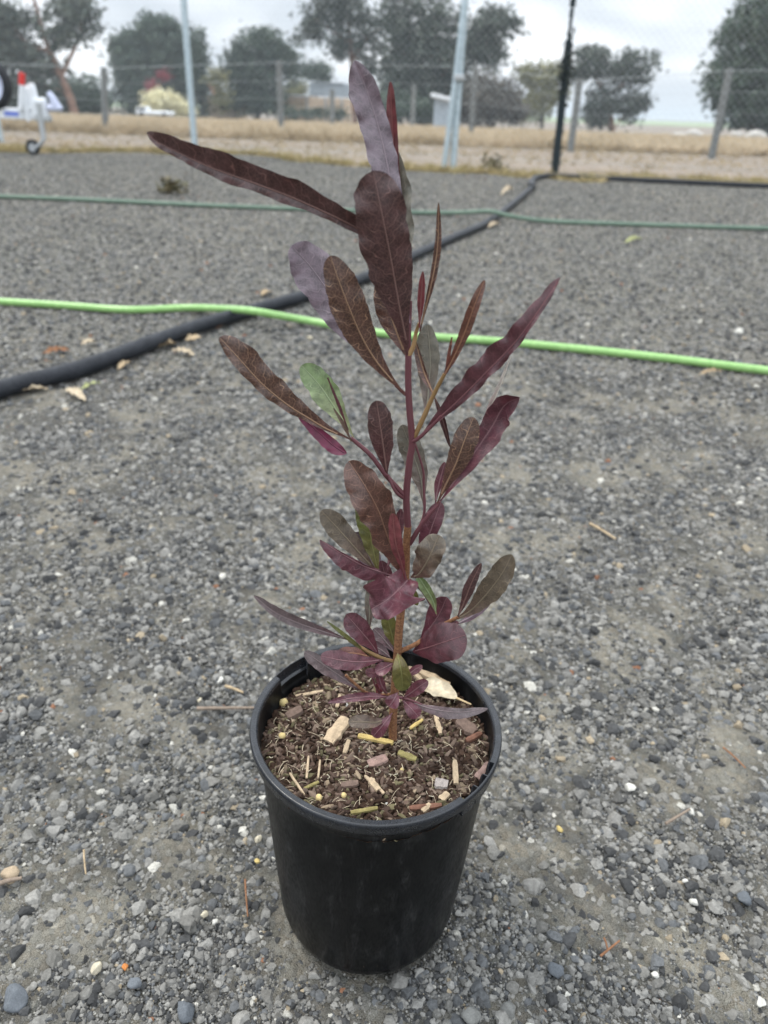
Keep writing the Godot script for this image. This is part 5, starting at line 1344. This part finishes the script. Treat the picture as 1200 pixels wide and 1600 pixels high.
# ------------------------------------------------------------------ hoses and pipe
func build_hoses() -> void:
	var pr := 0.0155
	var st := tool()
	var pp := [Vector3(-1.03, pr, -0.15), Vector3(-0.85, pr, -0.53), Vector3(-0.665, pr, -0.897), Vector3(-0.572, pr, -1.03), Vector3(-0.442, pr, -1.331), Vector3(-0.253, pr, -1.653), Vector3(-0.081, pr, -1.962), Vector3(0.081, pr, -2.396), Vector3(0.24, pr, -2.82), Vector3(0.423, pr, -3.304), Vector3(0.653, pr, -4.136), Vector3(0.954, pr, -5.307)]
	tube(st, smooth(pp, 8), [pr, pr], 16)
	var o := obj("black_pipe", st.commit(), mats.pipe)
	tag(o, "thick black plastic pipe running diagonally over the gravel to the yard's edge", "pipe")
	var e := tool()
	tube(e, smooth([Vector3(0.93, pr + 0.002, -5.22), Vector3(0.965, pr + 0.002, -5.4), Vector3(1.0, pr + 0.002, -5.66), Vector3(1.09, pr + 0.002, -6.05)], 6), [0.024, 0.024], 14)
	obj("elbow", e.commit(), mats.pipe, o)
	var s2 := tool()
	tube(s2, smooth([Vector3(1.07, pr, -6.0), Vector3(1.16, pr, -6.25), Vector3(1.32, pr, -6.42), Vector3(1.64, pr, -6.34), Vector3(2.23, pr, -6.23), Vector3(2.94, pr, -6.1), Vector3(4.4, pr, -5.95)], 6), [0.02, 0.02], 12)
	obj("edge_run", s2.commit(), mats.pipe, o)
	var h := tool()
	var hr := 0.0088
	tube(h, smooth([Vector3(-1.9, hr, -1.60), Vector3(-1.4, hr, -1.57), Vector3(-0.972, hr, -1.542), Vector3(-0.806, hr, -1.525), Vector3(-0.641, hr, -1.503), Vector3(-0.507, 0.0120, -1.529), Vector3(-0.419, 0.0220, -1.492), Vector3(-0.352, 0.0360, -1.429), Vector3(-0.309, 0.0400, -1.400), Vector3(-0.267, 0.0320, -1.408), Vector3(-0.196, 0.0140, -1.437), Vector3(-0.014, hr, -1.365), Vector3(0.131, hr, -1.346), Vector3(0.272, hr, -1.326), Vector3(0.538, hr, -1.26), Vector3(0.778, hr, -1.179), Vector3(1.3, hr, -1.0)], 8), [hr, hr], 14)
	var ho := obj("green_hose", h.commit(), mats.hose)
	tag(ho, "bright lime green garden hose crossing over the black pipe, the nearer of the two hoses", "hose")
	var h2 := tool()
	var r2 := 0.0105
	tube(h2, smooth([Vector3(-3.6, r2, -3.75), Vector3(-2.8, r2, -3.74), Vector3(-2.0, r2, -3.724), Vector3(-1.506, r2, -3.699), Vector3(-1.009, r2, -3.649), Vector3(-0.527, r2, -3.625), Vector3(0.076, r2, -3.637), Vector3(0.331, 0.022, -3.6), Vector3(0.45, 0.048, -3.45), Vector3(0.54, 0.034, -3.43), Vector3(0.747, r2, -3.473), Vector3(1.173, r2, -3.467), Vector3(1.793, r2, -3.487), Vector3(3.0, r2, -3.6)], 8), [r2, r2], 12)
	var ho2 := obj("pale_hose", h2.commit(), mats.hosepale)
	tag(ho2, "dull greyish green hose, the farther of the two hoses on the gravel", "hose")

# ------------------------------------------------------------------ litter
func tint(c: String) -> Color:
	var t := {"straw": Color(0.48, 0.40, 0.29), "tan": Color(0.40, 0.31, 0.20), "sage": Color(0.36, 0.38, 0.18), "russet": Color(0.24, 0.12, 0.065), "twigbrown": Color(0.24, 0.19, 0.15),
		"cream": Color(0.52, 0.47, 0.36), "orange": Color(0.48, 0.19, 0.06), "tanstone": Color(0.38, 0.30, 0.21), "yellow": Color(0.50, 0.39, 0.16), "white": Color(0.52, 0.51, 0.47), "blue": Color(0.125, 0.137, 0.152), "grey": Color(0.19, 0.19, 0.18),
		"bead": Color(0.58, 0.46, 0.22), "wood": Color(0.44, 0.34, 0.23), "yellowwood": Color(0.48, 0.36, 0.14), "pinkbark": Color(0.30, 0.20, 0.17), "redbark": Color(0.16, 0.08, 0.055), "bark": Color(0.15, 0.105, 0.085), "greybark": Color(0.33, 0.29, 0.27), "mossbark": Color(0.26, 0.22, 0.09)}
	return t[c]

func tintmat(c: String, tile := 0.02) -> StandardMaterial3D:
	if mats.has("tint_" + c): return mats["tint_" + c]
	var q := tint(c)
	var m := grainmat((q * 0.62).linear_to_srgb(), (q * 1.15).linear_to_srgb(), tile, 0.02, c.hash() % 500, 0.85, true, 0.5, 128)
	m.cull_mode = BaseMaterial3D.CULL_DISABLED
	mats["tint_" + c] = m
	return m

func litter_leaf(a: Vector3, b: Vector3, h: float, c: String, label: String) -> void:
	# a curled dry leaf lying on the gravel, a and b are its ends in millimetres
	var d := b - a
	var p := [a + Vector3(0, 3, 0), a + d * 0.35 + Vector3(0, 3.0 + d.length() * 0.05, 0), a + d * 0.7 + Vector3(0, 3.0 + d.length() * 0.06, 0), b + Vector3(0, 2.5, 0)]
	var made := leaf_blade(p, Vector3(0, 1, 0.25), h * 1000.0, h * 1000.0, Vector3(0.45, 0.8, 1.5), rng.randf_range(12, 30), d.length() * 0.03, a * 0.001)
	var o := obj("dry_leaf", made[0], tintmat(c))
	o.position = a * 0.001
	tag(o, label, "leaf")

func twig(a: Vector3, b: Vector3, r: float, c: String, label: String) -> void:
	var st := tool()
	var d := (b - a) * 0.001
	tube(st, smooth([Vector3.ZERO, d * 0.4 + Vector3(0, 0.001, d.length() * 0.02), d], 5), [r, r * 0.7], 7, true, 0.1)
	var o := obj("twig", st.commit(), tintmat(c))
	o.position = a * 0.001
	tag(o, label, "twig")

func pebble(a: Vector3, r: float, c: String, label: String) -> void:
	var n: int = taken.get("pebble", 0)
	var o := obj("pebble", stone(500 + n, 16, 7, Vector3(r, r * 0.7, r * 0.85) * 0.85), tintmat(c))
	o.position = a * 0.001 + Vector3(0, -0.001, 0)
	o.rotation = Vector3(rng.randfn(0, 0.2), rng.randf() * TAU, rng.randfn(0, 0.2))
	tag(o, label, "stone")

# ------------------------------------------------------------------ pot and soil
func build_pot() -> void:
	var pot := base("plant_pot", pot_at)
	pot.position = Vector3(-0.0022, 0, 0)
	pot.rotation.z = -0.012
	tag(pot, "black plastic nursery pot standing on the gravel", "pot")
	var st := tool()
	var rim := tool()
	var angles := []
	for i in 145: angles.append(TAU * i / 144.0)
	var notches := [[deg_to_rad(24), deg_to_rad(49)], [deg_to_rad(208), deg_to_rad(228)], [deg_to_rad(118), deg_to_rad(121)]]
	for q in [notches[0], notches[1]]:
		for w in q:
			angles.append(w - 0.004)
			angles.append(w + 0.004)
	for w in [32.0, 40.0]:
		for e in [-1.2, -1.0, 1.0, 1.2]: angles.append(deg_to_rad(w + e * 0.27))
	angles.sort()
	var prof := func(an: float) -> Array:
		var low := false
		for q in [notches[0], notches[1]]:
			if an > q[0] and an < q[1]: low = true
		for w in [32.0, 40.0]:
			if absf(an - deg_to_rad(w)) < deg_to_rad(0.3): low = false
		var yn := 0.1440 if low else 0.157
		return [Vector2(0.0, 0.0005), Vector2(0.0455, 0.0005), Vector2(0.0497, 0.0014), Vector2(0.0528, 0.0042), Vector2(0.0549, 0.0085), Vector2(0.0561, 0.0140), Vector2(0.0592, 0.055), Vector2(0.0622, 0.1), Vector2(0.0648, 0.139), Vector2(0.0652, 0.1435), Vector2(0.0658, 0.1445),
			Vector2(0.0662, 0.1455), Vector2(0.0666, 0.1490), Vector2(0.0690, 0.1496), Vector2(0.0697, 0.1503), Vector2(0.0701, 0.1550), Vector2(0.0698, 0.1565), Vector2(0.0692, 0.1571), Vector2(0.0688, 0.1570), Vector2(0.0685, yn + 0.0), Vector2(0.0664, yn - 0.0002), Vector2(0.0657, yn - 0.0010), Vector2(0.0652, yn - 0.003), Vector2(0.0640, 0.135), Vector2(0.0620, 0.128)]
	for i in angles.size() - 1:
		var a0: float = angles[i]
		var a1: float = angles[i + 1]
		var p0: Array = prof.call(a0)
		var p1: Array = prof.call(a1)
		for k in p0.size() - 1:
			var v := [P3(p0[k], a0), P3(p1[k], a1), P3(p1[k + 1], a1), P3(p0[k + 1], a0)]
			for q in [0, 2, 1, 0, 3, 2]:
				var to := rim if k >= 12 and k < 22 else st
				to.set_smooth_group(-1 if k == 18 or k == 19 else 1 if k < 12 else 2 + k / 3)
				to.add_vertex(v[q])
	st.index()
	st.generate_normals()
	obj("pot_wall", st.commit(), mats.potplastic, pot)
	var sp := tool()
	for i in 130:
		var an := rng.randf() * TAU
		var y := 0.012 + 0.125 * pow(rng.randf(), 1.5)
		var rr := lerpf(0.0559, 0.0646, (y - 0.0125) / 0.1265)
		var q := Vector3(rr * cos(an), y, rr * sin(an))
		var e := rng.randf_range(0.00012, 0.0004)
		box(sp, q, Vector3(e, e * 1.4, e), Basis.from_euler(Vector3(rng.randf() * 6.0, rng.randf() * 6.0, 0)), 0.3)
	var so := obj("dust_specks", sp.commit(), tintmat("tanstone"), pot)
	so.set_meta("kind", "stuff")
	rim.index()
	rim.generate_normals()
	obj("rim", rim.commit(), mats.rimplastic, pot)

func P3(p: Vector2, an: float) -> Vector3:
	return Vector3(p.x * cos(an), p.y, p.x * sin(an))

func soil_y(x: float, z: float) -> float:
	var r := Vector2(x, z).length() / 0.065
	return 0.1405 + 0.0020 * (1.0 - r * r) + 0.0016 * sin(x * 90.0 + 1.0) * sin(z * 80.0)

func build_soil() -> void:
	soil_mix = base("potting_mix", Vector3(0, 0.14, 0))
	tag(soil_mix, "dark potting mix with bark, wood chips and straw filling the pot", "soil")
	var n1 := noise(260.0, 91, FastNoiseLite.TYPE_SIMPLEX, 3)
	var st := tool()
	var rings := 60
	var seg := 160
	for i in rings + 1:
		for j in seg + 1:
			var r := 0.0652 * i / rings
			var an := TAU * (j % seg) / seg
			var x := r * cos(an)
			var z := r * sin(an)
			st.add_vertex(Vector3(x, soil_y(x, z) + 0.0013 * n1.get_noise_2d(x, z) - 0.14, z))
	for i in rings:
		for j in seg:
			var a := i * (seg + 1) + j
			var b := a + seg + 1
			for q in [a, a + 1, b, a + 1, b + 1, b]: st.add_index(q)
	st.generate_normals()
	obj("soil_surface", st.commit(), grainmat(Color(0.07, 0.05, 0.035), Color(0.28, 0.21, 0.16), 0.02, 0.02, 92, 0.95, true, 0.6), soil_mix)
	# crumbs, bark bits and straw too small to pick apart
	var shapes := [stone(201, 8, 5, Vector3(1, 0.6, 0.8)), stone(202, 8, 6, Vector3(1, 0.4, 0.62)), stone(203, 8, 4, Vector3(1.0, 0.5, 0.3))]
	var pal := [Color(0.060, 0.036, 0.025), Color(0.098, 0.064, 0.050), Color(0.145, 0.100, 0.078), Color(0.20, 0.148, 0.115), Color(0.30, 0.23, 0.16), Color(0.16, 0.14, 0.08)]
	for k in 3:
		var xf := []
		var co := []
		for i in [2600, 1900, 1000][k]:
			var r := 0.0632 * sqrt(rng.randf())
			var an := rng.randf() * TAU
			var x := r * cos(an)
			var z := r * sin(an)
			if Vector2(x - 0.002, z).length() < 0.004: continue
			var s: float = rng.randf_range(0.0007, 0.0022) * [1.1, 1.7, 2.1][k]
			xf.append(Transform3D(Basis.from_euler(Vector3(rng.randfn(0, 0.5), rng.randf() * TAU, rng.randfn(0, 0.5))).scaled(Vector3.ONE * s), Vector3(x, soil_y(x, z) + rng.randf_range(0.0, 0.0016) - 0.14, z)))
			co.append(pal[mini(int(pow(rng.randf(), 2.3) * 6.0), 5)] * 0.64 * rng.randf_range(0.7, 1.3))
		var o := scatter("soil_crumbs", shapes[k], mats.bits, xf, co)
		o.get_parent().remove_child(o)
		o.name = ["crumbs", "bark_bits", "splinters"][k]
		soil_mix.add_child(o, true)
		o.set_meta("kind", "stuff")
	var fs := tool()
	for i in 300:
		var r := 0.061 * sqrt(rng.randf())
		var an := rng.randf() * TAU
		var q := Vector3(r * cos(an), 0, r * sin(an))
		q.y = soil_y(q.x, q.z) - 0.14 + 0.0018
		var d := Vector3(rng.randfn(), rng.randfn(0, 0.25), rng.randfn()).normalized() * rng.randf_range(0.001, 0.0045)
		tube(fs, smooth([q - d, q + Vector3(rng.randfn(0, 0.0006), rng.randf() * 0.001, rng.randfn(0, 0.0006)), q + d], 3), [rng.randf_range(0.00012, 0.00034), 0.00012], 4, false)
	var ws := tool()
	for i in 70:
		var r := 0.061 * sqrt(rng.randf())
		var an := rng.randf() * TAU
		var q := Vector3(r * cos(an), 0, r * sin(an))
		q.y = soil_y(q.x, q.z) - 0.14 + 0.0024
		var d := Vector3(rng.randfn(), rng.randfn(0, 0.3), rng.randfn()).normalized() * rng.randf_range(0.0008, 0.0024)
		tube(ws, smooth([q - d, q + Vector3(rng.randfn(0, 0.0008), rng.randf() * 0.001, rng.randfn(0, 0.0008)), q + d], 3), [rng.randf_range(0.00015, 0.0004), 0.00015], 4, false)
	var wo := obj("pale_root_bits", ws.commit(), tintmat("cream"), soil_mix)
	wo.set_meta("kind", "stuff")
	var so := obj("straw_bits", fs.commit(), tintmat("straw"), soil_mix)
	so.set_meta("kind", "stuff")

func chip(a: Vector3, b: Vector3, h: float, th: float, c: String) -> void:
	# an irregular splinter of wood or bark from a to b (mm), half width h, thickness th
	var p := a * 0.001
	var q := b * 0.001
	p.y = soil_y(p.x, p.z) + 0.0022
	q.y = soil_y(q.x, q.z) + 0.0028
	var d := (q - p).normalized()
	var s := d.cross(Vector3.UP).normalized()
	var u := s.cross(d)
	var L := p.distance_to(q)
	var st := tool()
	var n := 6
	var rings := []
	for i in n + 1:
		var t := float(i) / n
		var w := h * 0.001 * (0.82 + rng.randf() * 0.3) * (0.75 if i == 0 or i == n else 1.0)
		var k := th * 0.0005 * (0.8 + rng.randf() * 0.4)
		var c0 := p + d * L * t
		rings.append([c0 - s * w - u * k * 0.4, c0 - s * w * 0.8 + u * k * 0.8, c0 + s * w * 0.1 + u * k * rng.randf_range(0.9, 1.3), c0 + s * w * 0.85 + u * k * 0.7, c0 + s * w - u * k * 0.4, c0 - u * k])
	for i in n:
		for j in 6:
			var e := (j + 1) % 6
			for v in [rings[i][j], rings[i + 1][e], rings[i][e], rings[i][j], rings[i + 1][j], rings[i + 1][e]]:
				st.set_smooth_group(-1)
				st.add_vertex(v - Vector3(0, 0.14, 0))
	for i in [0, n]:
		for j in range(1, 5):
			for v in [rings[i][0], rings[i][j], rings[i][j + 1]]:
				st.set_smooth_group(-1)
				st.add_vertex(v - Vector3(0, 0.14, 0))
	st.generate_normals()
	obj("bark_chip" if c.ends_with("bark") else "wood_chip", st.commit(), tintmat(c, 0.012), soil_mix)

func bead(a: Vector3, r: float, c: String) -> void:
	var p := a * 0.001
	p.y = soil_y(p.x, p.z) + r * 0.0007 - 0.14
	var o := obj("fertiliser_bead" if c == "bead" else "perlite_grain", stone(700 + int(a.x * 7.0), 12, 0, Vector3.ONE * r * 0.001), tintmat(c), soil_mix)
	o.position = p
